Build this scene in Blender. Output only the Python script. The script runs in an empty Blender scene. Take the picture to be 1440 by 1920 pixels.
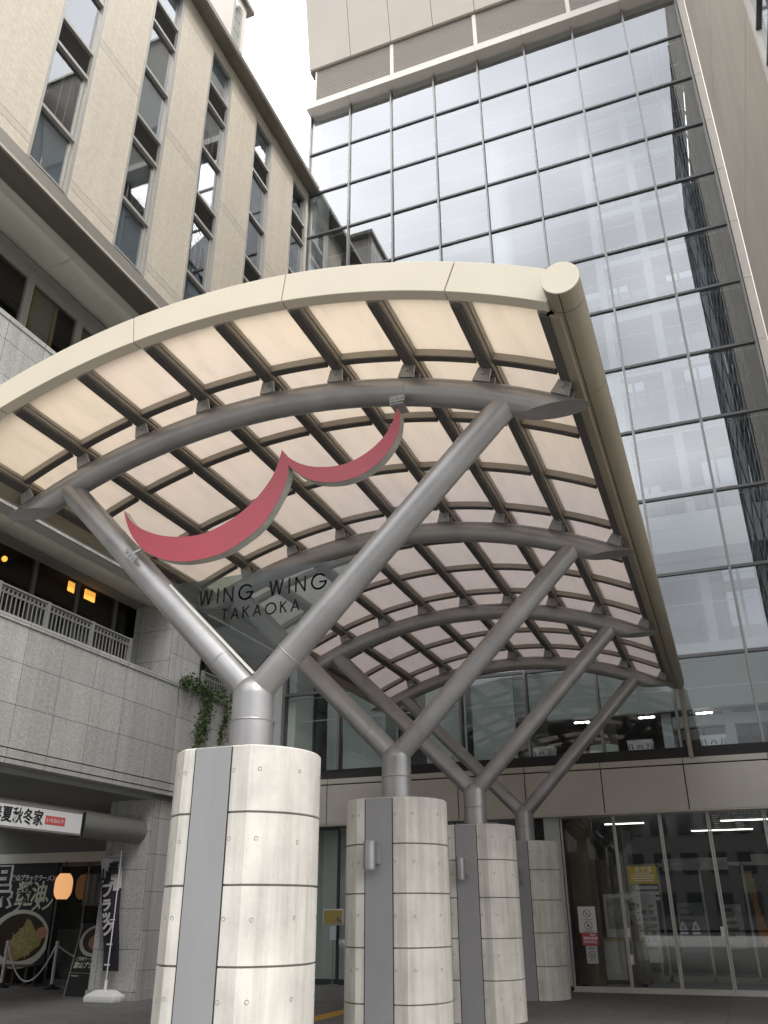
import bpy, bmesh, math, random
from mathutils import Vector, Matrix
R = math.radians
PI = math.pi
random.seed(7)
S = bpy.context.scene
C = S.collection

# ------------------------------------------------------------------ camera
cam_d = bpy.data.cameras.new("camera"); cam = bpy.data.objects.new("camera", cam_d); C.objects.link(cam)
cam_d.sensor_fit = 'VERTICAL'; cam_d.sensor_height = 36.0
cam_d.lens = 1571.64 / 1920 * 36.0
cam_d.clip_start = 0.05; cam_d.clip_end = 2000
yaw, pit, rol = R(21.0607), R(25.5090), R(-0.2526)
cf = Vector((-math.sin(yaw) * math.cos(pit), math.cos(yaw) * math.cos(pit), math.sin(pit)))
cr = Vector((math.cos(yaw), math.sin(yaw), 0)); cu = cr.cross(cf)
r2 = cr * math.cos(rol) + cu * math.sin(rol); u2 = -cr * math.sin(rol) + cu * math.cos(rol)
cam.matrix_world = Matrix(((r2.x, u2.x, -cf.x, 0), (r2.y, u2.y, -cf.y, 0), (r2.z, u2.z, -cf.z, 1.55), (0, 0, 0, 1)))
S.camera = cam

# ------------------------------------------------------------------ world, sun, exposure
SUN_EL, SUN_AZ = R(50), R(125)     # azimuth measured clockwise from +Y; light comes from the right, behind the camera
w = bpy.data.worlds.new("World"); S.world = w; w.use_nodes = True
nt = w.node_tree; N = nt.nodes; L = nt.links; N.clear()
out = N.new('ShaderNodeOutputWorld'); bg = N.new('ShaderNodeBackground'); bg.inputs['Strength'].default_value = 0.1
sky = N.new('ShaderNodeTexSky'); sky.sky_type = 'NISHITA'; sky.sun_disc = False
sky.sun_elevation = SUN_EL; sky.sun_rotation = SUN_AZ; sky.dust_density = 3
tc = N.new('ShaderNodeTexCoord'); mp = N.new('ShaderNodeMapping'); mp.inputs['Scale'].default_value = (1, 1, 1.8); mp.inputs['Location'].default_value = (6.6, 0.4, 0.0)
nz = N.new('ShaderNodeTexNoise'); nz.inputs['Scale'].default_value = 1.1; nz.inputs['Detail'].default_value = 4; nz.inputs['Roughness'].default_value = 0.55
cr_ = N.new('ShaderNodeValToRGB')
cr_.color_ramp.elements[0].position = 0.40; cr_.color_ramp.elements[0].color = (4.7, 4.8, 5.0, 1)
cr_.color_ramp.elements[1].position = 0.62; cr_.color_ramp.elements[1].color = (12.8, 12.8, 13.0, 1)
mx = N.new('ShaderNodeMixRGB'); mx.inputs['Fac'].default_value = 0.88
L.new(tc.outputs['Generated'], mp.inputs['Vector']); L.new(mp.outputs['Vector'], nz.inputs['Vector'])
L.new(nz.outputs['Fac'], cr_.inputs['Fac']); L.new(sky.outputs['Color'], mx.inputs['Color1']); L.new(cr_.outputs['Color'], mx.inputs['Color2'])
# overcast sky: brighter towards the zenith
sxw = N.new('ShaderNodeSeparateXYZ'); L.new(tc.outputs['Generated'], sxw.inputs['Vector'])
mrw = N.new('ShaderNodeMapRange'); mrw.inputs['From Min'].default_value = 0.22; mrw.inputs['From Max'].default_value = 0.88
mrw.inputs['To Min'].default_value = 0.45; mrw.inputs['To Max'].default_value = 1.6; L.new(sxw.outputs['Z'], mrw.inputs['Value'])
vsw = N.new('ShaderNodeVectorMath'); vsw.operation = 'SCALE'; L.new(mx.outputs['Color'], vsw.inputs[0]); L.new(mrw.outputs['Result'], vsw.inputs['Scale'])
L.new(vsw.outputs['Vector'], bg.inputs['Color']); L.new(bg.outputs['Background'], out.inputs['Surface'])
sl = bpy.data.lights.new("sun", 'SUN'); sl.energy = 1.3; sl.angle = R(30); sl.color = (1, 0.96, 0.9)
so = bpy.data.objects.new("sun", sl); C.objects.link(so)
sd = Vector((math.sin(SUN_AZ) * math.cos(SUN_EL), math.cos(SUN_AZ) * math.cos(SUN_EL), math.sin(SUN_EL)))
so.rotation_euler = sd.to_track_quat('Z', 'Y').to_euler(); so.location = (0, -10, 40)
S.view_settings.view_transform = 'Standard'; S.view_settings.look = 'None'
S.view_settings.exposure = 1.32; S.view_settings.gamma = 1.0
S.cycles.max_bounces = 10; S.cycles.transparent_max_bounces = 24; S.cycles.diffuse_bounces = 5
S.cycles.sample_clamp_indirect = 6.0; S.cycles.use_denoising = True

# ------------------------------------------------------------------ materials
def newmat(name):
    m = bpy.data.materials.new(name); m.use_nodes = True
    return m, m.node_tree.nodes, m.node_tree.links, m.node_tree.nodes['Principled BSDF']

def mat(name, col, rough=0.6, metal=0.0, var=0.0, vscale=6.0, stretch=(1, 1, 1), bump=0.0, bscale=40.0, emit=None, estr=0.0, spec=0.5, coat=0.0):
    m, n, l, b = newmat(name)
    b.inputs['Base Color'].default_value = (*col, 1); b.inputs['Roughness'].default_value = rough
    b.inputs['Metallic'].default_value = metal; b.inputs['Specular IOR Level'].default_value = spec
    b.inputs['Coat Weight'].default_value = coat
    g = n.new('ShaderNodeNewGeometry')
    if var > 0:
        mp = n.new('ShaderNodeMapping'); mp.inputs['Scale'].default_value = stretch
        t = n.new('ShaderNodeTexNoise'); t.inputs['Scale'].default_value = vscale; t.inputs['Detail'].default_value = 8; t.inputs['Roughness'].default_value = 0.6
        mr = n.new('ShaderNodeMapRange'); mr.inputs['From Min'].default_value = 0.3; mr.inputs['From Max'].default_value = 0.7
        mr.inputs['To Min'].default_value = 1 - var; mr.inputs['To Max'].default_value = 1 + var
        vm = n.new('ShaderNodeVectorMath'); vm.operation = 'SCALE'; vm.inputs[0].default_value = col
        l.new(g.outputs['Position'], mp.inputs['Vector']); l.new(mp.outputs['Vector'], t.inputs['Vector']); l.new(t.outputs['Fac'], mr.inputs['Value'])
        l.new(mr.outputs['Result'], vm.inputs['Scale']); l.new(vm.outputs['Vector'], b.inputs['Base Color'])
        mr2 = n.new('ShaderNodeMapRange'); mr2.inputs['To Min'].default_value = max(0, rough - 0.06); mr2.inputs['To Max'].default_value = min(1, rough + 0.08)
        l.new(t.outputs['Fac'], mr2.inputs['Value']); l.new(mr2.outputs['Result'], b.inputs['Roughness'])
    if bump > 0:
        t2 = n.new('ShaderNodeTexNoise'); t2.inputs['Scale'].default_value = bscale; t2.inputs['Detail'].default_value = 4
        bp = n.new('ShaderNodeBump'); bp.inputs['Strength'].default_value = bump; bp.inputs['Distance'].default_value = 0.01
        l.new(g.outputs['Position'], t2.inputs['Vector']); l.new(t2.outputs['Fac'], bp.inputs['Height']); l.new(bp.outputs['Normal'], b.inputs['Normal'])
    if emit:
        b.inputs['Emission Color'].default_value = (*emit, 1); b.inputs['Emission Strength'].default_value = estr
    return m

def glassmat(name, tint, refl, base=0.06, wav=0.0):
    """flat architectural glass: see-through plus mirror, mixed by Fresnel"""
    m, n, l, b = newmat(name); n.remove(b)
    o = n['Material Output']
    tr = n.new('ShaderNodeBsdfTransparent'); tr.inputs['Color'].default_value = (*tint, 1)
    gl = n.new('ShaderNodeBsdfGlossy'); gl.inputs['Roughness'].default_value = 0.0; gl.inputs['Color'].default_value = (*refl, 1)
    fr = n.new('ShaderNodeFresnel'); fr.inputs['IOR'].default_value = 1.5
    mr = n.new('ShaderNodeMapRange'); mr.inputs['To Min'].default_value = base; mr.inputs['To Max'].default_value = 1.0
    mi = n.new('ShaderNodeMixShader')
    ge = n.new('ShaderNodeNewGeometry'); iv = n.new('ShaderNodeMath'); iv.operation = 'SUBTRACT'; iv.inputs[0].default_value = 1
    mu = n.new('ShaderNodeMath'); mu.operation = 'MULTIPLY'      # only the face the ray enters by mirrors
    l.new(ge.outputs['Backfacing'], iv.inputs[1]); l.new(mr.outputs['Result'], mu.inputs[0]); l.new(iv.outputs[0], mu.inputs[1])
    l.new(fr.outputs['Fac'], mr.inputs['Value']); l.new(mu.outputs[0], mi.inputs['Fac'])
    l.new(tr.outputs['BSDF'], mi.inputs[1]); l.new(gl.outputs['BSDF'], mi.inputs[2]); l.new(mi.outputs['Shader'], o.inputs['Surface'])
    if wav > 0:
        g = n.new('ShaderNodeNewGeometry'); t = n.new('ShaderNodeTexNoise'); t.inputs['Scale'].default_value = 0.9; t.inputs['Detail'].default_value = 1
        bp = n.new('ShaderNodeBump'); bp.inputs['Strength'].default_value = wav; bp.inputs['Distance'].default_value = 0.02
        l.new(g.outputs['Position'], t.inputs['Vector']); l.new(t.outputs['Fac'], bp.inputs['Height']); l.new(bp.outputs['Normal'], gl.inputs['Normal'])
    return m

def gridmat(name, axes, pitch, phase, line, c1, c2, cline, sp_scale, rough=0.7, spk=0.5, bump=0.15, streak=0.16):
    """speckled stone or mosaic with straight joints on the two given world axes"""
    m, n, l, b = newmat(name)
    g = n.new('ShaderNodeNewGeometry'); sx = n.new('ShaderNodeSeparateXYZ'); l.new(g.outputs['Position'], sx.inputs['Vector'])
    def lines(ax, p, ph):
        a = n.new('ShaderNodeMath'); a.operation = 'SUBTRACT'; a.inputs[1].default_value = ph - line / 2; l.new(sx.outputs[ax], a.inputs[0])
        d = n.new('ShaderNodeMath'); d.operation = 'DIVIDE'; d.inputs[1].default_value = p; l.new(a.outputs[0], d.inputs[0])
        f = n.new('ShaderNodeMath'); f.operation = 'FRACT'; l.new(d.outputs[0], f.inputs[0])
        k = n.new('ShaderNodeMath'); k.operation = 'LESS_THAN'; k.inputs[1].default_value = line / p; l.new(f.outputs[0], k.inputs[0])
        fl = n.new('ShaderNodeMath'); fl.operation = 'FLOOR'; l.new(d.outputs[0], fl.inputs[0])
        return k, fl
    ks = []; fls = []
    for ax, p, ph in zip(axes, pitch, phase):
        k, fl = lines(ax, p, ph); ks.append(k); fls.append(fl)
    mxm = n.new('ShaderNodeMath'); mxm.operation = 'MAXIMUM'; l.new(ks[0].outputs[0], mxm.inputs[0]); l.new(ks[1].outputs[0], mxm.inputs[1])
    cb = n.new('ShaderNodeCombineXYZ'); l.new(fls[0].outputs[0], cb.inputs[0]); l.new(fls[1].outputs[0], cb.inputs[1])
    wn = n.new('ShaderNodeTexWhiteNoise'); wn.noise_dimensions = '3D'; l.new(cb.outputs[0], wn.inputs['Vector'])
    t = n.new('ShaderNodeTexNoise'); t.inputs['Scale'].default_value = sp_scale; t.inputs['Detail'].default_value = 3; t.inputs['Roughness'].default_value = 0.7
    l.new(g.outputs['Position'], t.inputs['Vector'])
    rp = n.new('ShaderNodeValToRGB'); rp.color_ramp.elements[0].position = 0.5 - 0.12 * spk / 0.5; rp.color_ramp.elements[1].position = 0.5 + 0.12 * spk / 0.5
    rp.color_ramp.elements[0].color = (*c1, 1); rp.color_ramp.elements[1].color = (*c2, 1)
    l.new(t.outputs['Fac'], rp.inputs['Fac'])
    t3 = n.new('ShaderNodeTexNoise'); t3.inputs['Scale'].default_value = 0.7; t3.inputs['Detail'].default_value = 5; l.new(g.outputs['Position'], t3.inputs['Vector'])
    ad = n.new('ShaderNodeMath'); ad.operation = 'ADD'; l.new(wn.outputs['Value'], ad.inputs[0]); l.new(t3.outputs['Fac'], ad.inputs[1])
    mr = n.new('ShaderNodeMapRange'); mr.inputs['From Max'].default_value = 2; mr.inputs['To Min'].default_value = 0.84; mr.inputs['To Max'].default_value = 1.14
    l.new(ad.outputs[0], mr.inputs['Value'])
    sc = n.new('ShaderNodeVectorMath'); sc.operation = 'SCALE'; l.new(rp.outputs['Color'], sc.inputs[0]); l.new(mr.outputs['Result'], sc.inputs['Scale'])
    mps = n.new('ShaderNodeMapping'); mps.inputs['Scale'].default_value = (2.2, 2.2, 0.12)
    ts = n.new('ShaderNodeTexNoise'); ts.inputs['Scale'].default_value = 1.6; ts.inputs['Detail'].default_value = 7; ts.inputs['Roughness'].default_value = 0.62
    l.new(g.outputs['Position'], mps.inputs['Vector']); l.new(mps.outputs['Vector'], ts.inputs['Vector'])
    mrs = n.new('ShaderNodeMapRange'); mrs.inputs['From Min'].default_value = 0.36; mrs.inputs['From Max'].default_value = 0.6; mrs.inputs['To Min'].default_value = 1 - streak; mrs.inputs['To Max'].default_value = 1.03
    l.new(ts.outputs['Fac'], mrs.inputs['Value'])
    sc0 = sc; sc = n.new('ShaderNodeVectorMath'); sc.operation = 'SCALE'; l.new(sc0.outputs['Vector'], sc.inputs[0]); l.new(mrs.outputs['Result'], sc.inputs['Scale'])
    mi = n.new('ShaderNodeMixRGB'); mi.inputs['Color2'].default_value = (*cline, 1); l.new(mxm.outputs[0], mi.inputs['Fac']); l.new(sc.outputs['Vector'], mi.inputs['Color1'])
    l.new(mi.outputs['Color'], b.inputs['Base Color']); b.inputs['Roughness'].default_value = rough
    if bump > 0:
        iv = n.new('ShaderNodeMath'); iv.operation = 'SUBTRACT'; iv.inputs[0].default_value = 1; l.new(mxm.outputs[0], iv.inputs[1])
        bp = n.new('ShaderNodeBump'); bp.inputs['Strength'].default_value = bump; bp.inputs['Distance'].default_value = 0.01
        l.new(iv.outputs[0], bp.inputs['Height']); l.new(bp.outputs['Normal'], b.inputs['Normal'])
    return m

def concretemat(name):
    m, n, l, b = newmat(name)
    g = n.new('ShaderNodeNewGeometry')
    def noise(scale, st, det=8, ro=0.6):
        mp = n.new('ShaderNodeMapping'); mp.inputs['Scale'].default_value = st
        t = n.new('ShaderNodeTexNoise'); t.inputs['Scale'].default_value = scale; t.inputs['Detail'].default_value = det; t.inputs['Roughness'].default_value = ro
        l.new(g.outputs['Position'], mp.inputs['Vector']); l.new(mp.outputs['Vector'], t.inputs['Vector']); return t
    a = noise(2.4, (1, 1, 0.8)); s = noise(9, (1, 1, 0.06), 6); f = noise(60, (1, 1, 1), 3)
    rp = n.new('ShaderNodeValToRGB'); e = rp.color_ramp.elements
    e[0].position = 0.3; e[0].color = (0.50, 0.48, 0.44, 1); e[1].position = 0.62; e[1].color = (0.655, 0.63, 0.575, 1)
    l.new(a.outputs['Fac'], rp.inputs['Fac'])
    mr = n.new('ShaderNodeMapRange'); mr.inputs['From Min'].default_value = 0.33; mr.inputs['From Max'].default_value = 0.55; mr.inputs['To Min'].default_value = 0.84; mr.inputs['To Max'].default_value = 1.06
    l.new(s.outputs['Fac'], mr.inputs['Value'])
    mr2 = n.new('ShaderNodeMapRange'); mr2.inputs['To Min'].default_value = 0.92; mr2.inputs['To Max'].default_value = 1.08; l.new(f.outputs['Fac'], mr2.inputs['Value'])
    mm = n.new('ShaderNodeMath'); mm.operation = 'MULTIPLY'; l.new(mr.outputs['Result'], mm.inputs[0]); l.new(mr2.outputs['Result'], mm.inputs[1])
    sc = n.new('ShaderNodeVectorMath'); sc.operation = 'SCALE'; l.new(rp.outputs['Color'], sc.inputs[0]); l.new(mm.outputs[0], sc.inputs['Scale'])
    l.new(sc.outputs['Vector'], b.inputs['Base Color']); b.inputs['Roughness'].default_value = 0.8
    bp = n.new('ShaderNodeBump'); bp.inputs['Strength'].default_value = 0.25; bp.inputs['Distance'].default_value = 0.006
    l.new(f.outputs['Fac'], bp.inputs['Height']); l.new(bp.outputs['Normal'], b.inputs['Normal'])
    return m

def roofpanelmat(name):
    m, n, l, b = newmat(name); n.remove(b); o = n['Material Output']
    g = n.new('ShaderNodeNewGeometry'); t = n.new('ShaderNodeTexNoise'); t.inputs['Scale'].default_value = 0.3; t.inputs['Detail'].default_value = 6
    l.new(g.outputs['Position'], t.inputs['Vector'])
    rp = n.new('ShaderNodeValToRGB'); e = rp.color_ramp.elements
    e[0].position = 0.38; e[0].color = (0.86, 0.785, 0.69, 1); e[1].position = 0.62; e[1].color = (0.80, 0.74, 0.715, 1)
    sy = n.new('ShaderNodeSeparateXYZ'); l.new(g.outputs['Position'], sy.inputs['Vector'])
    my = n.new('ShaderNodeMapRange'); my.inputs['From Min'].default_value = 6; my.inputs['From Max'].default_value = 13; my.inputs['To Min'].default_value = 0.30; my.inputs['To Max'].default_value = 0.62
    l.new(sy.outputs['Y'], my.inputs['Value'])
    mt = n.new('ShaderNodeMath'); mt.operation = 'MULTIPLY_ADD'; mt.inputs[1].default_value = 0.55; l.new(t.outputs['Fac'], mt.inputs[0]); l.new(my.outputs['Result'], mt.inputs[2])
    ms = n.new('ShaderNodeMath'); ms.operation = 'SUBTRACT'; ms.inputs[1].default_value = 0.235; l.new(mt.outputs[0], ms.inputs[0])
    l.new(ms.outputs[0], rp.inputs['Fac'])
    tr = n.new('ShaderNodeBsdfTranslucent'); df = n.new('ShaderNodeBsdfDiffuse'); df.inputs['Color'].default_value = (0.72, 0.66, 0.60, 1)
    gl = n.new('ShaderNodeBsdfGlossy'); gl.inputs['Roughness'].default_value = 0.3; gl.inputs['Color'].default_value = (0.8, 0.8, 0.8, 1)
    mpg = n.new('ShaderNodeMapping'); mpg.inputs['Scale'].default_value = (5, 0.9, 5)
    tg_ = n.new('ShaderNodeTexNoise'); tg_.inputs['Scale'].default_value = 1.4; tg_.inputs['Detail'].default_value = 9; tg_.inputs['Roughness'].default_value = 0.68
    l.new(g.outputs['Position'], mpg.inputs['Vector']); l.new(mpg.outputs['Vector'], tg_.inputs['Vector'])
    mg = n.new('ShaderNodeMapRange'); mg.inputs['From Min'].default_value = 0.34; mg.inputs['From Max'].default_value = 0.55; mg.inputs['To Min'].default_value = 0.93; mg.inputs['To Max'].default_value = 1.0
    l.new(tg_.outputs['Fac'], mg.inputs['Value'])
    vg = n.new('ShaderNodeVectorMath'); vg.operation = 'SCALE'; l.new(rp.outputs['Color'], vg.inputs[0]); l.new(mg.outputs['Result'], vg.inputs['Scale'])
    l.new(vg.outputs['Vector'], tr.inputs['Color'])
    mi = n.new('ShaderNodeMixShader'); mi.inputs['Fac'].default_value = 0.12; l.new(tr.outputs[0], mi.inputs[1]); l.new(df.outputs[0], mi.inputs[2])
    m2 = n.new('ShaderNodeMixShader'); m2.inputs['Fac'].default_value = 0.04; l.new(mi.outputs[0], m2.inputs[1]); l.new(gl.outputs[0], m2.inputs[2])
    l.new(m2.outputs[0], o.inputs['Surface'])
    return m

M = {}
M['concrete'] = concretemat('concrete')
M['hole'] = mat('tie_hole', (0.30, 0.285, 0.26), 0.9)
M['groove'] = mat('groove_grey', (0.24, 0.23, 0.21), 0.9)
M['joint'] = mat('dark_joint', (0.035, 0.033, 0.03), 0.9)
M['greypaint'] = mat('grey_paint', (0.30, 0.30, 0.305), 0.5, 0.0, 0.05, 5, (1, 1, 0.3))
M['silver'] = mat('silver_paint', (0.37, 0.365, 0.365), 0.38, 0.65, 0.14, 2.2, (1, 1, 1), 0.06, 120)
M['cream'] = mat('cream_panel', (0.66, 0.60, 0.485), 0.5, 0.0, 0.03, 1.5)
M['gutter'] = mat('edge_shade_tone', (0.33, 0.295, 0.22), 0.42, 0.25, 0.12, 2.5, (1, 0.25, 1))  # the edge metal's cream darkened to olive, its shade put into the colour
M['alu'] = mat('brown_aluminium', (0.36, 0.325, 0.275), 0.45, 0.15, 0.06, 4)
M['aluunder'] = mat('underside_aluminium', (0.10, 0.095, 0.088), 0.5, 0.3)  # brown aluminium darkened, underside shade put into the colour
M['roofpanel'] = roofpanelmat('translucent_roof')
M['red'] = mat('red_paint', (0.43, 0.075, 0.10), 0.4, 0.0, 0.04, 3)
M['rim'] = mat('emblem_rim', (0.44, 0.44, 0.40), 0.5, 0.1, 0.15, 6)
M['steelplate'] = mat('plate_steel', (0.36, 0.36, 0.36), 0.4, 0.5)
M['letter'] = mat('letter_black', (0.008, 0.008, 0.009), 0.7, spec=0.1)
M['signglass'] = glassmat('sign_glass', (0.56, 0.62, 0.60), (0.9, 0.9, 0.9), 0.01)
M['whitetrim'] = mat('white_trim', (0.74, 0.73, 0.68), 0.45)
M['glass'] = glassmat('tower_glass', (0.86, 0.89, 0.90), (0.93, 0.95, 0.97), 0.25, 0.010)
M['clearglass'] = glassmat('clear_glass', (0.90, 0.93, 0.93), (0.93, 0.95, 0.97), 0.07, 0.010)
M['doorglass'] = glassmat('door_glass', (0.93, 0.95, 0.94), (0.92, 0.94, 0.94), 0.08)
M['offglass'] = glassmat('office_glass', (0.72, 0.76, 0.78), (0.85, 0.87, 0.9), 0.12, 0.02)
M['roofglass'] = glassmat('roof_glass', (0.33, 0.35, 0.36), (0.9, 0.9, 0.9), 0.05)
M['darkglass'] = glassmat('dark_glass', (0.7, 0.7, 0.67), (0.8, 0.8, 0.8), 0.05)
M['sideglass'] = glassmat('side_glass', (0.8, 0.84, 0.84), (0.95, 0.97, 0.98), 0.25)
M['mullion'] = mat('silver_mullion', (0.28, 0.275, 0.265), 0.35, 0.6)
M['mulldark'] = mat('dark_mullion', (0.06, 0.063, 0.068), 0.4, 0.3)
M['transom'] = mat('grey_transom', (0.15, 0.152, 0.158), 0.4, 0.3)
M['beige'] = mat('beige_panel', (0.53, 0.485, 0.425), 0.55, 0.0, 0.04, 0.6)
M['palepanel'] = mat('pale_panel', (0.70, 0.655, 0.60), 0.5, 0.0, 0.03, 1.0)
M['wingwall'] = mat('wing_render', (0.50, 0.455, 0.385), 0.8, 0.0, 0.08, 1.2, (1, 1, 0.35), 0.1, 60)
M['louvre'] = mat('louvre_beige', (0.34, 0.31, 0.27), 0.5)
M['louvredark'] = mat('louvre_grey', (0.14, 0.135, 0.125), 0.5)
M['fascia'] = mat('fascia_panel', (0.50, 0.465, 0.415), 0.38, 0.2, 0.06, 1.0)
M['tile'] = gridmat('mosaic_tile', ('Y', 'Z'), (0.1, 0.05), (0.0, 0.0), 0.008, (0.575, 0.51, 0.42), (0.63, 0.565, 0.47), (0.55, 0.485, 0.40), 14, 0.6, spk=1.2, bump=0.04, streak=0.045)
M['tileband'] = gridmat('mosaic_band', ('Y', 'Z'), (0.1, 0.05), (0.0, 0.0), 0.008, (0.52, 0.465, 0.395), (0.575, 0.515, 0.44), (0.48, 0.43, 0.365), 14, 0.6, spk=1.2, bump=0.04, streak=0.045)
M['granite'] = gridmat('granite', ('Y', 'Z'), (0.95, 0.717), (11.27, 4.10), 0.010, (0.36, 0.355, 0.34), (0.54, 0.535, 0.515), (0.07, 0.068, 0.065), 38, 0.6)
M['granitex'] = gridmat('granite_front', ('X', 'Z'), (0.95, 0.74), (-12.35, 0.15), 0.010, (0.36, 0.355, 0.34), (0.54, 0.535, 0.515), (0.07, 0.068, 0.065), 38, 0.6)
M['soffit'] = mat('soffit_cream', (0.72, 0.71, 0.63), 0.7, 0.0, 0.08, 1.6, (1, 0.3, 1))
M['soffitgreen'] = mat('soffit_grey', (0.33, 0.335, 0.305), 0.7, 0.0, 0.06, 2)
M['ledge'] = mat('ledge_metal', (0.22, 0.20, 0.17), 0.45, 0.4, 0.08, 3, (1, 0.2, 1))
M['ledgelight'] = mat('ledge_light', (0.48, 0.46, 0.40), 0.5)
M['winframe'] = mat('window_frame', (0.40, 0.385, 0.355), 0.45, 0.3)
M['winframedark'] = mat('window_frame_dark', (0.12, 0.12, 0.115), 0.5, 0.2)
M['room'] = mat('room_grey', (0.42, 0.42, 0.41), 0.9)
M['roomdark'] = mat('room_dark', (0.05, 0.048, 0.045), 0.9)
M['blind'] = mat('blind_white', (0.62, 0.61, 0.58), 0.7)
M['greyshade'] = mat('shade_grey', (0.34, 0.35, 0.36), 0.8)
M['white'] = mat('white_paint', (0.78, 0.78, 0.77), 0.5)
M['lightsteel'] = mat('light_steel', (0.60, 0.61, 0.62), 0.5, 0.0, 0.04, 1)
M['intgrey'] = mat('interior_grey', (0.47, 0.485, 0.50), 0.8)
M['intgreen'] = mat('interior_green', (0.50, 0.53, 0.49), 0.6)
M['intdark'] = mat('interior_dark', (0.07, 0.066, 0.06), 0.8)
M['brown'] = mat('brown_wood', (0.13, 0.085, 0.055), 0.5, 0.0, 0.2, 6, (1, 1, 0.15))
M['railing'] = mat('railing_paint', (0.26, 0.255, 0.235), 0.5, 0.2)
M['yellow'] = mat('yellow_poster', (0.42, 0.33, 0.06), 0.6)
M['paper'] = mat('paper_white', (0.72, 0.73, 0.72), 0.7)
M['papergrey'] = mat('paper_grey', (0.50, 0.53, 0.55), 0.7)
M['redprint'] = mat('red_print', (0.55, 0.10, 0.10), 0.6)
M['inkgrey'] = mat('ink_grey', (0.18, 0.18, 0.18), 0.7)
M['gold'] = mat('gold_sign', (0.42, 0.33, 0.11), 0.45, 0.3)
M['signwhite'] = mat('sign_white', (0.72, 0.73, 0.74), 0.5)
M['black'] = mat('black_vinyl', (0.012, 0.012, 0.013), 0.5)
M['tubegrey'] = mat('awning_grey', (0.21, 0.205, 0.19), 0.7)
M['cloth'] = mat('banner_navy', (0.02, 0.017, 0.026), 0.85, 0.0, 0.2, 5)
M['clothwhite'] = mat('banner_white', (0.50, 0.48, 0.50), 0.85)
M['plastic'] = mat('white_plastic', (0.70, 0.70, 0.69), 0.45, 0.0, 0.08, 8)
M['lantern'] = mat('paper_lantern', (0.7, 0.5, 0.3), 0.8, emit=(1.0, 0.50, 0.20), estr=0.30)
M['warm'] = mat('warm_lamp', (0.9, 0.5, 0.1), 0.6, emit=(1.0, 0.45, 0.08), estr=1.3)
M['cool'] = mat('white_lamp', (0.9, 0.9, 0.9), 0.6, emit=(1.0, 0.97, 0.9), estr=9.0)
M['tubelamp'] = mat('strip_lamp', (0.9, 0.9, 0.9), 0.6, emit=(1.0, 0.96, 0.88), estr=1.2)
M['curtaincream'] = mat('curtain_cream', (0.66, 0.55, 0.34), 0.8)
M['intshade'] = mat('interior_shade', (0.16, 0.165, 0.16), 0.8, 0, .1, 1)
M['doormetal'] = mat('door_metal', (0.56, 0.54, 0.50), 0.4, 0.25)
M['orange'] = mat('orange_cloth', (0.50, 0.19, 0.03), 0.8, 0, .3, 4)
M['bowl'] = mat('print_bowl', (0.55, 0.55, 0.47), 0.6)
M['soup'] = mat('print_soup', (0.035, 0.02, 0.008), 0.5)
M['noodle'] = mat('print_noodle', (0.50, 0.44, 0.20), 0.6)
M['noodle2'] = mat('print_noodle_shade', (0.30, 0.26, 0.08), 0.6)
M['pork'] = mat('print_pork', (0.46, 0.22, 0.12), 0.6)
M['kana'] = mat('print_green_white', (0.62, 0.66, 0.52), 0.6)
M['leaf'] = mat('ivy_leaf', (0.052, 0.085, 0.028), 0.6, 0.0, 0.5, 9)
M['leaf2'] = mat('ivy_leaf_light', (0.10, 0.14, 0.05), 0.6, 0.0, 0.4, 9)
M['stem'] = mat('ivy_stem', (0.12, 0.085, 0.05), 0.9)
M['tactile'] = mat('tactile_yellow', (0.42, 0.25, 0.05), 0.8, 0.0, 0.15, 8)
M['pave'] = gridmat('paving', ('X', 'Y'), (0.6, 0.6), (0.1, 0.2), 0.008, (0.115, 0.112, 0.105), (0.165, 0.16, 0.15), (0.06, 0.058, 0.055), 30, 0.75, bump=0.1)
M['plaza'] = gridmat('plaza_paving', ('X', 'Y'), (0.6, 0.6), (0.1, 0.2), 0.008, (0.34, 0.335, 0.32), (0.42, 0.41, 0.39), (0.2, 0.2, 0.19), 20, 0.8, bump=0.0)
M['asphalt'] = mat('asphalt', (0.05, 0.05, 0.05), 0.9, 0, 0.1, 3)
M['townwall'] = mat('town_wall', (0.17, 0.165, 0.155), 0.8, 0, 0.1, 0.4)
M['townglass'] = mat('town_window', (0.05, 0.055, 0.06), 0.2)
M['skin'] = mat('skin', (0.45, 0.29, 0.21), 0.6)
M['hair'] = mat('hair', (0.015, 0.012, 0.01), 0.5)
M['shirt'] = mat('dark_shirt', (0.025, 0.027, 0.03), 0.8)
M['trousers'] = mat('grey_trousers', (0.085, 0.088, 0.095), 0.8)

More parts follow.
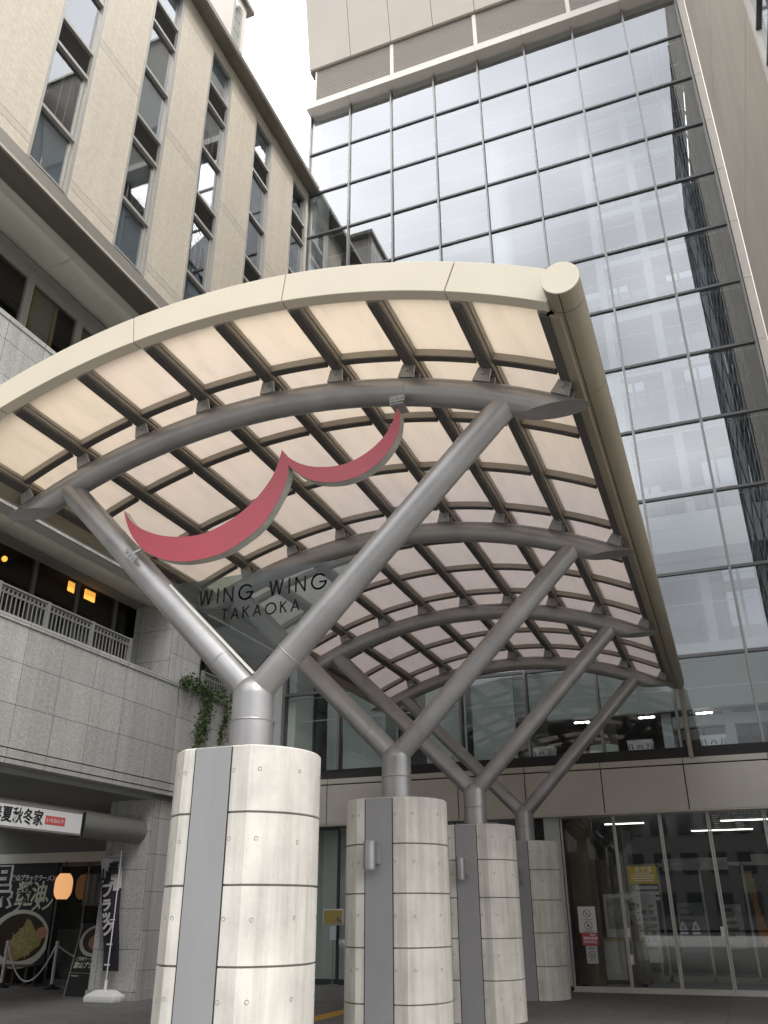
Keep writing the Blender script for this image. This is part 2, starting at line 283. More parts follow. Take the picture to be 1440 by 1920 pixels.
# ------------------------------------------------------------------ mesh helpers
class MB:
    def __init__(s): s.v = []; s.f = []; s.m = []
    def add(s, vs, fs, m=0):
        o = len(s.v); s.v += [Vector(p) for p in vs]; s.f += [[i + o for i in f] for f in fs]; s.m += [m] * len(fs)
        return s
    def box(s, x0, x1, y0, y1, z0, z1, m=0):
        x0, x1 = sorted((x0, x1)); y0, y1 = sorted((y0, y1)); z0, z1 = sorted((z0, z1))
        return s.add([(x0, y0, z0), (x1, y0, z0), (x1, y1, z0), (x0, y1, z0), (x0, y0, z1), (x1, y0, z1), (x1, y1, z1), (x0, y1, z1)],
                     [(0, 3, 2, 1), (4, 5, 6, 7), (0, 1, 5, 4), (1, 2, 6, 5), (2, 3, 7, 6), (3, 0, 4, 7)], m)
    def prism(s, poly, ax, a, b, m=0):
        """poly: 2D points on the other two axes (in xyz order) extruded from a to b along ax"""
        def p(q, h):
            if ax == 0: return (h, q[0], q[1])
            if ax == 1: return (q[0], h, q[1])
            return (q[0], q[1], h)
        n = len(poly); area = sum(poly[i][0] * poly[(i + 1) % n][1] - poly[(i + 1) % n][0] * poly[i][1] for i in range(n))
        if (area < 0) != (ax == 1): poly = poly[::-1]
        vs = [p(q, a) for q in poly] + [p(q, b) for q in poly]
        fs = [list(range(n - 1, -1, -1)), list(range(n, 2 * n))] + [(i, (i + 1) % n, n + (i + 1) % n, n + i) for i in range(n)]
        if a > b: fs = [list(f)[::-1] for f in fs]
        return s.add(vs, fs, m)
    def cyl(s, p, q, r, seg=24, m=0, r1=None, caps=True):
        p = Vector(p); q = Vector(q); d = (q - p).normalized(); a = d.orthogonal().normalized(); b = d.cross(a); r1 = r if r1 is None else r1
        vs = [p + (a * math.cos(2 * PI * i / seg) + b * math.sin(2 * PI * i / seg)) * r for i in range(seg)]
        vs += [q + (a * math.cos(2 * PI * i / seg) + b * math.sin(2 * PI * i / seg)) * r1 for i in range(seg)]
        fs = [(i, (i + 1) % seg, seg + (i + 1) % seg, seg + i) for i in range(seg)]
        if caps: fs += [list(range(seg - 1, -1, -1)), list(range(seg, 2 * seg))]
        return s.add(vs, fs, m)
    def tube(s, pts, r, seg=8, m=0):
        pts = [Vector(p) for p in pts]; n = len(pts); rings = []; up = None
        for i, p in enumerate(pts):
            d = (pts[min(i + 1, n - 1)] - pts[max(i - 1, 0)]).normalized()
            a = d.orthogonal().normalized() if up is None else (up - d * up.dot(d)).normalized()
            up = a; b = d.cross(a); rr = r[i] if isinstance(r, (list, tuple)) else r
            rings.append([p + (a * math.cos(2 * PI * k / seg) + b * math.sin(2 * PI * k / seg)) * rr for k in range(seg)])
        vs = [v for g in rings for v in g]; fs = []
        for i in range(n - 1):
            for k in range(seg):
                fs.append((i * seg + k, i * seg + (k + 1) % seg, (i + 1) * seg + (k + 1) % seg, (i + 1) * seg + k))
        fs += [list(range(seg - 1, -1, -1)), [(n - 1) * seg + k for k in range(seg)]]
        return s.add(vs, fs, m)
    def lathe(s, prof, c, seg=24, m=0):
        c = Vector(c); vs = []; fs = []
        for r, z in prof:
            vs += [c + Vector((r * math.cos(2 * PI * k / seg), r * math.sin(2 * PI * k / seg), z)) for k in range(seg)]
        for i in range(len(prof) - 1):
            for k in range(seg):
                fs.append((i * seg + k, i * seg + (k + 1) % seg, (i + 1) * seg + (k + 1) % seg, (i + 1) * seg + k))
        fs += [list(range(seg - 1, -1, -1)), [(len(prof) - 1) * seg + k for k in range(seg)]]
        return s.add(vs, fs, m)
    def lathe_ax(s, c, d, prof, seg=24, m=0):
        d = Vector(d).normalized(); a = d.orthogonal().normalized(); b = d.cross(a); c = Vector(c); vs = []; fs = []
        for r, h in prof: vs += [c + d * h + (a * math.cos(2 * PI * k / seg) + b * math.sin(2 * PI * k / seg)) * r for k in range(seg)]
        for i in range(len(prof) - 1):
            for k in range(seg): fs.append((i * seg + k, i * seg + (k + 1) % seg, (i + 1) * seg + (k + 1) % seg, (i + 1) * seg + k))
        return s.add(vs, fs, m)
    def bar(s, p, q, w, h, m=0, up=(0, 0, 1)):
        p = Vector(p); q = Vector(q); d = (q - p).normalized(); a = d.cross(Vector(up)).normalized(); b = a.cross(d)
        vs = []
        for e in (p, q):
            vs += [e - a * w / 2 - b * h / 2, e + a * w / 2 - b * h / 2, e + a * w / 2 + b * h / 2, e - a * w / 2 + b * h / 2]
        return s.add(vs, [(0, 3, 2, 1), (4, 5, 6, 7), (0, 1, 5, 4), (1, 2, 6, 5), (2, 3, 7, 6), (3, 0, 4, 7)], m)

def rootloc(o):
    while o.parent: o = o.parent
    return Vector(o.location)

def obj(name, mb, mats, parent=None, loc=None, smooth=None, bevel=0.0, label=None, kind=None):
    """one mesh object; vertices are given in world coordinates"""
    me = bpy.data.meshes.new(name)
    off = rootloc(parent) if parent else Vector(loc or (0, 0, 0))
    me.from_pydata([v - off for v in mb.v], [], mb.f)
    mats = mats if isinstance(mats, (list, tuple)) else [mats]
    for k in mats: me.materials.append(M[k])
    me.polygons.foreach_set('material_index', mb.m)
    if smooth:
        me.polygons.foreach_set('use_smooth', [True] * len(me.polygons)); me.set_sharp_from_angle(angle=R(smooth))
    me.update()
    o = bpy.data.objects.new(name, me); C.objects.link(o)
    if parent: o.parent = parent
    else: o.location = off
    if bevel > 0:
        b = o.modifiers.new('bevel', 'BEVEL'); b.width = bevel; b.segments = 2; b.limit_method = 'ANGLE'; b.angle_limit = R(40)
    if label: o['label'] = label
    if kind: o['kind'] = kind
    return o

def thing(name, label, cat, loc=(0, 0, 0), group=None):
    o = bpy.data.objects.new(name, None); C.objects.link(o); o.location = loc; o.empty_display_size = 0.3
    o['label'] = label; o['category'] = cat
    if group: o['group'] = group
    return o

def tag(o, label, cat, group=None):
    o['label'] = label; o['category'] = cat
    if group: o['group'] = group
    return o

def kids(o): return [c for c in bpy.data.objects if c.parent is o]
def copy_tree(o, parent=None):
    c = o.copy(); C.objects.link(c)
    if parent: c.parent = parent
    for ch in kids(o): copy_tree(ch, c)
    return c

def text_mb(body, size, origin, xd, yd, m=0, off=0.0, ext=0.002, shear=0.0, width=None, mb=None):
    """lettering as mesh: origin = lower left of the text, xd/yd = reading and up directions"""
    mb = mb or MB()
    cu_ = bpy.data.curves.new('t', 'FONT'); cu_.body = body; cu_.size = size; cu_.offset = off; cu_.extrude = ext; cu_.shear = shear; cu_.resolution_u = 3
    t = bpy.data.objects.new('t', cu_); C.objects.link(t); bpy.context.view_layer.update()
    dg = bpy.context.evaluated_depsgraph_get(); ev = t.evaluated_get(dg); me = ev.to_mesh()
    xd = Vector(xd).normalized(); yd = Vector(yd).normalized(); zd = xd.cross(yd); o = Vector(origin)
    xs = [v.co.x for v in me.vertices]; s = 1.0
    if width and xs: s = width / (max(xs) - min(xs))
    x0 = min(xs) if xs else 0
    mb.add([o + xd * (v.co.x - x0) * s + yd * v.co.y + zd * v.co.z for v in me.vertices], [list(p.vertices) for p in me.polygons], m)
    ev.to_mesh_clear(); bpy.data.objects.remove(t); bpy.data.curves.remove(cu_)
    return mb

# ------------------------------------------------------------------ the setting
FY = 20.7                                 # plane of the glass front
g = MB().box(-60, 60, -6, 60, -0.3, 0.0); obj('pavement', g, 'pave', kind='structure')
g = MB().box(-150, 150, -26, -6, -0.3, -0.004); obj('plaza', g, 'plaza', kind='structure')
g = MB().box(-400, 400, -400, -26, -0.4, -0.12); g.box(-400, -60, -6, 400, -.4, -.12); g.box(60, 400, -6, 400, -.4, -.12); g.box(-60, 60, 60, 400, -.4, -.12)
obj('road', g, 'asphalt', kind='structure')
g = MB().box(-6.85, -6.55, 7.0, 19.5, 0.002, 0.007)
for i in range(42):
    for k in range(4): g.box(-6.83 + k * .072, -6.795 + k * .072, 7.03 + i * .3, 7.27 + i * .3, .007, .012)
obj('tactile_path', g, 'tactile', kind='structure')

# ------------------------------------------------------------------ Y-shaped canopy columns
CX, CY, SP = -4.055, 7.03, 3.92
AC, AZ, AR = -4.1, -0.22, 6.92            # arch circle centre (x, z) and radius
def column():
    t = thing('canopy_column', '', 'column', (CX, CY, 0), 'Y-shaped columns carrying the entrance canopy')
    hw, a, RR = 0.33, 0.572, 0.66
    a0 = math.asin(a / RR)
    def outline(k):
        pts = []
        for i in range(15): 
            an = -a0 + 2 * a0 * i / 14; pts.append((CX + (RR - k) * math.cos(an), CY + (RR - k) * math.sin(an) * (a - k) / ((RR - k) * math.sin(a0)) if False else CY + (RR - k) * math.sin(an)))
        for i in range(15):
            an = PI - a0 + 2 * a0 * i / 14; pts.append((CX + (RR - k) * math.cos(an), CY + (RR - k) * math.sin(an)))
        return pts
    p = MB(); zs = [0, 0.585, 1.165, 1.75, 2.31, 2.86]
    def ring(k, z): return [(x, y, z) for x, y in outline(k)]
    prof = []
    for i in range(5):
        z0, z1 = zs[i], zs[i + 1]
        prof += [(0.020, z0), (0.020, z0 + .007), (0.0, z0 + .011), (0.0, z1 - .009 if i < 4 else z1 - .012)]
        prof += [(0.020, z1 - .006)] if i < 4 else [(0.014, z1)]
    n = 30; vs = []; fs = []; ms = []
    for k, z in prof: vs += ring(k, z)
    for i in range(len(prof) - 1):
        dark = prof[i][0] > .018 and prof[i + 1][0] > .018
        for j in range(n): fs.append((i * n + j, i * n + (j + 1) % n, (i + 1) * n + (j + 1) % n, (i + 1) * n + j)); ms.append(2 if dark else 0)
    fs.append(list(range(n - 1, -1, -1))); ms.append(0); fs.append([(len(prof) - 1) * n + j for j in range(n)]); ms.append(0)
    p.v = [Vector(v) for v in vs]; p.f = fs; p.m = ms
    # tie holes: shallow dished rings on the flat faces and round the curve
    rnd = random.Random(3)
    for i in range(5):
        zc = zs[i] + .345 if i else .33
        spots = [((CX - .305 + rnd.uniform(-.01, .01), CY - a), (0, -1)), ((CX + .182, CY - a), (0, -1))]
        for an in (-52, -18, 18, 52):
            spots.append(((CX + RR * math.cos(R(an)), CY + RR * math.sin(R(an))), (math.cos(R(an)), math.sin(R(an)))))
            spots.append(((CX - RR * math.cos(R(an)), CY + RR * math.sin(R(an))), (-math.cos(R(an)), math.sin(R(an)))))
        for (x, y), (nx, ny) in spots:
            zz = zc + rnd.uniform(-.012, .012)
            p.cyl((x - nx * .004, y - ny * .004, zz), (x + nx * .0025, y + ny * .0025, zz), .017, 14, 1)
            p.cyl((x - nx * .004, y - ny * .004, zz - .003), (x + nx * .0035, y + ny * .0035, zz - .003), .011, 12, 0)
    pier = obj('concrete_pier', p, ['concrete', 'hole', 'groove'], t, smooth=20)
    pc, pw = CX - .03, .176
    q = MB().box(pc - pw - .013, pc - pw, CY - a - .004, CY - a + .03, 0, 2.85, 1).box(pc + pw, pc + pw + .013, CY - a - .004, CY - a + .03, 0, 2.85, 1)
    q.box(pc - pw, pc + pw, CY - a - .010, CY - a + .03, 0, 2.853, 0)
    q.box(pc - pw, pc + pw, CY + a - .03, CY + a + .010, 0, 2.853, 0)
    obj('inset_panel', q, ['greypaint', 'joint'], t, bevel=.003)
    r = .197; J = Vector((CX, CY, 3.42))
    q = MB().cyl((CX, CY, 2.83), J, r, 40)
    q.lathe([(r - .01, 3.165), (r + .004, 3.170), (r + .007, 3.178), (r + .004, 3.186), (r - .01, 3.19)], (CX, CY, 0), 40)
    bm = bmesh.new(); bmesh.ops.create_uvsphere(bm, u_segments=40, v_segments=20, radius=r); 
    for v in bm.verts: v.index
    q.add([Vector(v.co) + J for v in bm.verts], [[v.index for v in f.verts] for f in bm.faces]); bm.free()
    obj('stem', q, 'silver', t, smooth=35)
    ra = .141
    for sx in (-1, 1):
        J2 = Vector((CX + sx * .045, CY, 3.47)); E = Vector((CX + sx * 2.67, CY, 6.13)); d = (E - J2).normalized()
        q = MB().cyl(J2, E + d * .02, ra, 40)
        ce = J2 + d * .46
        q.lathe_ax(ce, d, [(ra - .01, -.012), (ra + .004, -.006), (ra + .006, 0), (ra + .004, .006), (ra - .01, .012)], 40)
        obj('arm', q, 'silver', t, smooth=35)
    # arch beam: tube bent on a circle, its two ends sliced nearly level
    r = .150; seg = 36; ns = 56; q = MB(); vs = []
    def endang(rv):
        lo, hi = .2, .8
        for _ in range(40):
            mid = (lo + hi) / 2; x = rv * math.sin(mid); z = rv * math.cos(mid) + AZ
            if z - 5.92 > 0: lo = mid
            else: hi = mid
        return lo
    for k in range(seg):
        ph = 2 * PI * k / seg; rv = AR + r * math.cos(ph); th = endang(rv)
        for i in range(ns + 1):
            an = -th + 2 * th * i / ns
            vs.append((AC + rv * math.sin(an), CY + r * math.sin(ph), AZ + rv * math.cos(an)))
    fs = [(k * (ns + 1) + i, k * (ns + 1) + i + 1, ((k + 1) % seg) * (ns + 1) + i + 1, ((k + 1) % seg) * (ns + 1) + i) for k in range(seg) for i in range(ns)]
    fs += [[k * (ns + 1) for k in range(seg)], [k * (ns + 1) + ns for k in range(seg - 1, -1, -1)]]
    q.add(vs, fs); 
    for an in (R(-12), R(1.5), R(14)):
        c_ = Vector((AC + AR * math.sin(an), CY, AZ + AR * math.cos(an))); q.lathe_ax(c_, (math.cos(an), 0, -math.sin(an)), [(r - .01, -.008), (r + .003, -.004), (r + .0045, 0), (r + .003, .004), (r - .01, .008)], 36)
    ab = obj('arch_beam', q, 'silver', t, smooth=35)
    for k in range(-4, 5):
        an = R(6.79 * k + .25); rd = Vector((math.sin(an), 0, math.cos(an))); tg = Vector((math.cos(an), 0, -math.sin(an)))
        c0 = Vector((AC, CY, AZ)); q = MB()
        for dy in (-.11, .06):
            b0 = c0 + rd * (AR + .12) + Vector((0, dy, 0)); vs = []
            for yy in (0, .025):
                vs += [b0 - tg * .092 + Vector((0, yy, 0)), b0 + tg * .092 + Vector((0, yy, 0)), b0 + tg * .070 + rd * .155 + Vector((0, yy, 0)), b0 - tg * .070 + rd * .155 + Vector((0, yy, 0))]
            q.add(vs, [(0, 1, 2, 3), (7, 6, 5, 4), (0, 4, 5, 1), (1, 5, 6, 2), (2, 6, 7, 3), (3, 7, 4, 0)])
        q.cyl(c0 + rd * (AR + .21) + Vector((0, -.13, 0)), c0 + rd * (AR + .21) + Vector((0, .10, 0)), .022, 8)
        obj('bracket', q, 'steelplate', ab, bevel=.004)
    return t
col0 = column()
col0['label'] = 'nearest grey Y-shaped column on its concrete pier, holding the glass name sign'
clabels = ['second Y-shaped column from the front, with the largest wall lamp on its pier',
           'third Y-shaped column from the front, between the second pier and the last one',
           'farthest Y-shaped column standing right in front of the entrance doors']
for i in range(3):
    c = copy_tree(col0); c.location = (CX, CY + SP * (i + 1), 0); c['label'] = clabels[i]

# ------------------------------------------------------------------ canopy roof
can = thing('entrance_canopy', 'barrel vaulted entrance canopy with cream edge and translucent panels on Y-shaped columns', 'canopy', (AC, 5.72, 0))
def pol(r, deg, y): return Vector((AC + r * math.sin(R(deg)), y, AZ + r * math.cos(R(deg))))
def arcbox(mb, r0, r1, a0, a1, y0, y1, n=6, m=0):
    vs = []
    for i in range(n + 1):
        a = a0 + (a1 - a0) * i / n
        vs += [pol(r0, a, y0), pol(r1, a, y0), pol(r1, a, y1), pol(r0, a, y1)]
    fs = [(3, 2, 1, 0), tuple(4 * n + k for k in range(4))]
    for i in range(n):
        for k in range(4): fs.append((4 * i + k, 4 * i + (k + 1) % 4, 4 * i + 4 + (k + 1) % 4, 4 * i + 4 + k))
    return mb.add(vs, fs, m)
YE = 20.0
js = [-27.6, -21.2, -7.35, 6.45, 20.0, 27.75]
for i in range(5):
    q = MB(); arcbox(q, 7.235, 7.565, js[i] + .045, js[i + 1] - .045, 5.74, 5.88, 12)
    obj('fascia_panel', q, 'cream', can, bevel=.006)
q = MB(); arcbox(q, 7.29, 7.55, js[0] + .4, js[-1] - .4, 5.765, 5.875, 60); obj('fascia_backing', q, 'joint', can)
for k in range(-4, 5):
    a = 6.79 * k + .25; q = MB()
    w0 = math.degrees(.045 / 7.1); w1 = math.degrees(.075 / 7.2); w2 = math.degrees(.095 / 7.3)
    arcbox(q, 7.185, 7.225, a - w0, a + w0, 5.89, YE, 1, 1)
    arcbox(q, 7.223, 7.265, a - w1, a + w1, 5.89, YE, 1, 0)
    arcbox(q, 7.263, 7.345, a - w2, a + w2, 5.89, YE, 1, 0)
    obj('purlin', q, ['alu', 'aluunder'], can)
ybars = [6.86 + 1.3067 * i for i in range(-1, 11)]
ybars[0] = 5.885
for j in range(1, 11):
    q = MB()
    for k in range(-4, 4):
        a = 6.79 * k + .25; d = math.degrees(.096 / 7.25)
        arcbox(q, 7.222, 7.236, a + d, a + 6.79 - d, ybars[j] - .046, ybars[j] + .046, 4, 1)  # underside strip, its shade painted as a darker tone
        arcbox(q, 7.235, 7.340, a + d, a + 6.79 - d, ybars[j] - .042, ybars[j] + .042, 4, 0)
    obj('cross_bar', q, ['alu', 'aluunder'], can)
for j in range(11):
    for k in range(-4, 4):
        a = 6.79 * k + .25; y0 = ybars[j]; y1 = ybars[j + 1] if j < 10 else YE
        q = MB(); arcbox(q, 7.315, 7.327, a + .3, a + 6.49, y0 + .02, y1 - .02, 3)
        obj('roof_panel', q, 'roofpanel', can)
TX, TZ, TR = -0.585, 6.285, 0.158
for sgn in (1, -1):
    tx = TX if sgn > 0 else 2 * AC - TX
    q = MB(); cuts = [5.60, 5.86, 7.18, 9.8, 12.4, 15.0, 17.6, 20.2]
    for i in range(len(cuts) - 1):
        q.cyl((tx, cuts[i] + .005, TZ), (tx, cuts[i + 1] - .005, TZ), TR, 40, 0)
        if i: q.cyl((tx, cuts[i] - .02, TZ), (tx, cuts[i] + .02, TZ), TR - .012, 24, 1)
        if i > 0:
            ym = (cuts[i] + cuts[i + 1]) / 2
            for dx in (-.09, -.05):
                an = R(-118) + (dx + .07) * 6
                v = Vector((math.cos(an), 0, math.sin(an))); v.x *= sgn
                q.cyl(Vector((tx, ym, TZ)) + v * (TR - .003), Vector((tx, ym, TZ)) + v * (TR + .003), .008, 8, 1)
    # lengthwise seam
    for an in (R(-100), ):
        v = Vector((math.cos(an) * sgn, 0, math.sin(an)))
        q.bar(Vector((tx, 5.61, TZ)) + v * (TR - .002), Vector((tx, 20.19, TZ)) + v * (TR - .002), .008, .010, 1)
    et = obj('edge_tube', q, ['gutter', 'joint'], can, smooth=35)
    q = MB().cyl((tx, 5.592, TZ), (tx, 5.606, TZ), TR + .002, 48); obj('end_cap', q, 'cream', et, smooth=35, bevel=.002)
    q = MB(); a0, a1 = (27.9, 28.9) if sgn > 0 else (-28.9, -27.9)
    arcbox(q, 7.20, 7.34, 27.55 if sgn > 0 else -28.6, 28.6 if sgn > 0 else -27.05, 5.89, YE + .1, 2, 0)
    obj('edge_gutter', q, 'gutter', can)
q = MB().cyl((-0.535, 20.33, 4.62), (-0.535, 20.33, 6.2), .055, 20).cyl((-.535, 20.33, 6.18), (-.56, 20.12, 6.25), .055, 20)
obj('downpipe', q, 'alu', can, smooth=35)

# ------------------------------------------------------------------ wall lamps
def lamp():
    t = thing('wall_lamp', '', 'wall lamp', (CX - .103, CY + SP - .583, 2.18), 'cylinder wall lamps on the piers')
    x, y = CX - .103, CY + SP - .583
    q = MB().lathe([(.070, 2.02), (.074, 2.024), (.074, 2.338), (.070, 2.342)], (x, y - .115, 0), 32); b = obj('lamp_body', q, 'silver', t, smooth=35)
    q = MB().cyl((x, y - .115, 2.012), (x, y - .115, 2.03), .058, 24); obj('lens', q, 'paper', b)
    q = MB().box(x - .03, x + .095, y - .05, y + .004, 2.08, 2.28); obj('mount', q, 'greypaint', t, bevel=.004)
    return t
l0 = lamp(); l0['label'] = 'biggest looking silver cylinder lamp, on the second pier from the front'
for i, lb in ((1, 'silver cylinder lamp on the grey strip of the third pier from the front'), (2, 'small looking silver cylinder lamp on the farthest pier by the doors')):
    c = copy_tree(l0); c.location.y += SP * i; c['label'] = lb

# ------------------------------------------------------------------ red wing emblem
EMB = [(-5.759, 5.618), (-5.648, 5.478), (-5.488, 5.35), (-5.231, 5.231), (-4.92, 5.162), (-4.625, 5.169), (-4.314, 5.286), (-4.073, 5.46), (-3.898, 5.678), (-3.829, 5.856), (-3.798, 5.989), (-3.732, 5.9), (-3.612, 5.801), (-3.465, 5.725), (-3.302, 5.682), (-3.122, 5.666), (-2.945, 5.697), (-2.77, 5.784), (-2.634, 5.901), (-2.556, 6.02), (-2.507, 6.136), (-2.492, 6.218), (-2.462, 6.146), (-2.46, 6.04), (-2.49, 5.88), (-2.578, 5.733), (-2.712, 5.598), (-2.865, 5.517), (-3.039, 5.481), (-3.217, 5.49), (-3.398, 5.54), (-3.543, 5.626), (-3.65, 5.72), (-3.722, 5.792), (-3.707, 5.736), (-3.73, 5.583), (-3.818, 5.382), (-3.988, 5.139), (-4.226, 4.983), (-4.439, 4.897), (-4.723, 4.866), (-4.987, 4.891), (-5.231, 4.973), (-5.455, 5.117), (-5.624, 5.318), (-5.714, 5.496)]
def smooth_poly(P, sharp):
    out = []; n = len(P)
    for i in range(n):
        p0, p1, p2, p3 = P[(i - 1) % n], P[i], P[(i + 1) % n], P[(i + 2) % n]
        if i in sharp: p0 = p1
        if (i + 1) % n in sharp: p3 = p2
        for s in (0, .34, .67):
            out.append(tuple(.5 * ((2 * p1[k]) + (-p0[k] + p2[k]) * s + (2 * p0[k] - 5 * p1[k] + 4 * p2[k] - p3[k]) * s * s + (-p0[k] + 3 * p1[k] - 3 * p2[k] + p3[k]) * s ** 3) for k in (0, 1)))
    return out
EP = smooth_poly(EMB, {0, 10, 21, 33})
em = thing('wing_emblem', 'red double crescent emblem hung between the front arch and the left arm', 'emblem', (-4.1, 6.9, 4.86))
def extr_poly(poly, y0, y1, m=0):
    """concave outline: triangulated faces front and back plus the rim"""
    bm = bmesh.new(); vs = [bm.verts.new((x, y0, z)) for x, z in poly]; f = bm.faces.new(vs)
    r = bmesh.ops.extrude_face_region(bm, geom=[f]); bmesh.ops.translate(bm, verts=[e for e in r['geom'] if isinstance(e, bmesh.types.BMVert)], vec=(0, y1 - y0, 0))
    bmesh.ops.triangulate(bm, faces=[f for f in bm.faces if len(f.verts) > 4]); bmesh.ops.recalc_face_normals(bm, faces=bm.faces)
    bm.verts.index_update(); mb = MB(); mb.add([v.co.copy() for v in bm.verts], [[v.index for v in f.verts] for f in bm.faces], m); bm.free(); return mb
obj('crescent_rim', extr_poly(EP, 6.853, 6.96), 'rim', em)
obj('crescent_face', extr_poly(EP, 6.848, 6.853), 'red', em)
q = MB().box(-2.56, -2.40, 6.822, 6.834, 6.265, 6.34)
for dx in (-.055, 0, .055): q.cyl((-2.48 + dx, 6.81, 6.302), (-2.48 + dx, 6.824, 6.302), .012, 8)
q.cyl((-2.478, 6.88, 6.19), (-2.478, 6.88, 6.30), .010, 8); q.box(-2.55, -2.41, 6.80, 7.0, 6.225, 6.237)
obj('fixing_plate', q, 'steelplate', em)
q = MB(); d = Vector((2.67, 0, -2.61)).normalized(); c = Vector((-5.575, 6.835, 5.045))
q.bar(c - d * .10, c + d * .10, .075, .012, 0, (0, 1, 0))
for s in (-.06, 0, .06): q.cyl(c + d * s + Vector((0, -.018, 0)), c + d * s, .012, 8)
q.bar(c + Vector((.02, .01, .02)), c + Vector((.14, .06, .10)), .02, .02)
obj('fixing_plate', q, 'steelplate', em)

# ------------------------------------------------------------------ glass name sign in the fork
SY = 6.985
sg = thing('glass_name_sign', 'triangular clear glass sign with thin black lettering in the fork of the front column', 'sign', (-4.02, SY, 3.65))
tl, bt, trr = (-5.10, 4.685), (-4.03, 3.66), (-2.98, 4.685)
obj('glass_pane', MB().prism([tl, bt, trr], 1, SY - .006, SY + .006), 'signglass', sg)
q = MB().bar((tl[0] - .02, SY, tl[1]), (bt[0] - .01, SY, bt[1] - .03), .045, .022, 0, (1, 0, 1)); obj('edge_channel', q, 'whitetrim', sg)
q = MB().bar((trr[0] + .02, SY, trr[1]), (bt[0] + .02, SY, bt[1] - .03), .045, .022, 0, (-1, 0, 1)); obj('edge_channel', q, 'greypaint', sg)
GL = {'W': [[(0, 1), (.22, 0), (.47, 1), (.72, 0), (.94, 1)]], 'I': [[(0, 0), (0, 1)]], 'N': [[(0, 0), (0, 1), (.66, 0), (.66, 1)]],
      'T': [[(0, 1), (.46, 1)], [(.23, 1), (.23, 0)]], 'A': [[(0, 0), (.36, 1), (.72, 0)], [(.13, .33), (.59, .33)]],
      'K': [[(0, 0), (0, 1)], [(.52, 1), (.02, .50)], [(.14, .62), (.56, 0)]],
      'O': [[(.5 + .5 * math.cos(2 * PI * i / 32), .5 + .5 * math.sin(2 * PI * i / 32)) for i in range(33)]],
      'G': [[(.5 + .5 * math.cos(a), .5 + .5 * math.sin(a)) for a in [R(40 + 5 * i) for i in range(65)]], [(.99, .47), (.56, .47)]]}
GW = {'W': .94, 'I': 0, 'N': .66, 'T': .46, 'A': .72, 'K': .56, 'O': 1.0, 'G': 1.0}
def stroke_text(txt, x0, x1, z, h, wd, mb):
    tot = sum(GW[c] if c != ' ' else .33 for c in txt); gap = ((x1 - x0) - tot * h) / (len(txt) - 1); x = x0
    for c in txt:
        if c == ' ': x += .33 * h + gap; continue
        for st in GL[c]:
            pts = [(x + px * h, z + pz * h) for px, pz in st]
            for a, b in zip(pts, pts[1:]):
                d = Vector((b[0] - a[0], 0, b[1] - a[1])); e = d.normalized() * wd * .25
                mb.bar(Vector((a[0], SY - .008, a[1])) - e, Vector((b[0], SY - .008, b[1])) + e, wd, .003, 0, (0, 1, 0))
        x += GW[c] * h + gap
q = MB(); stroke_text('WING WING', -4.735, -3.30, 4.408, .152, .0185, q); stroke_text('TAKAOKA', -4.45, -3.585, 4.215, .112, .0145, q)
obj('lettering', q, 'letter', sg)

# ------------------------------------------------------------------ glass tower (entrance building)
gt = thing('glass_tower', 'tall grey glass fronted building with beige louvred top and entrance doors below', 'building', (-4.1, FY, 0))
XM = [2.74, 1.01, -.725, -2.46, -4.20, -5.90, -7.60, -9.28, -10.95]
ZT = [4.90 + 2.086 * i for i in range(13)]
for i, x in enumerate(XM):
    q = MB()
    q.box(x - .028, x + .028, FY + .02, FY + .20, 4.85, 29.95, 1)
    for z0, z1 in zip(ZT[::2], ZT[2::2]):
        q.box(x - .027, x + .027, FY - .095, FY - .03, z0 + .004, z1 - .004, 0)
    q.box(x - .020, x + .020, FY - .04, FY + .02, 4.85, 29.95, 1)
    obj('mullion', q, ['mullion', 'mulldark'], gt)
for z in ZT[1:-1]:
    q = MB()
    for a, b in zip(XM[1:], XM[:-1]):
        q.box(a + .037, b - .037, FY - .055, FY - .01, z - .036, z + .036, 0); q.box(a + .037, b - .037, FY + .014, FY + .12, z - .03, z + .03, 0)
        q.box(a + .045, b - .045, FY + .10, FY + .13, z - .12, z - .10, 1)
    obj('transom', q, ['transom', 'lightsteel'], gt)
rnd = random.Random(11)
for i in range(8):
    for j in range(12):
        x0, x1 = XM[i + 1] + .02, XM[i] - .02; z0, z1 = ZT[j] + .01, ZT[j + 1] - .01
        ty, tx = rnd.uniform(-.004, .004), rnd.uniform(-.004, .004); q = MB(); vs = []
        for yy in (0, .012):
            for (x, z, sx, sz) in ((x0, z0, -1, -1), (x1, z0, 1, -1), (x1, z1, 1, 1), (x0, z1, -1, 1)): vs.append((x, FY + yy + sx * tx + sz * ty, z))
        q.add(vs, [(0, 1, 2, 3), (7, 6, 5, 4), (0, 4, 5, 1), (1, 5, 6, 2), (2, 6, 7, 3), (3, 7, 4, 0)])
        obj('glass_pane', q, 'clearglass' if j == 0 else 'glass', gt)
# inner tension rods and back fins
for j in range(0, 11):
    q = MB().cyl((-10.9, FY + .55, ZT[j] + 1.45), (2.7, FY + .55, ZT[j] + 1.45), .011, 6)
    obj('tension_rod', q, 'white', gt)
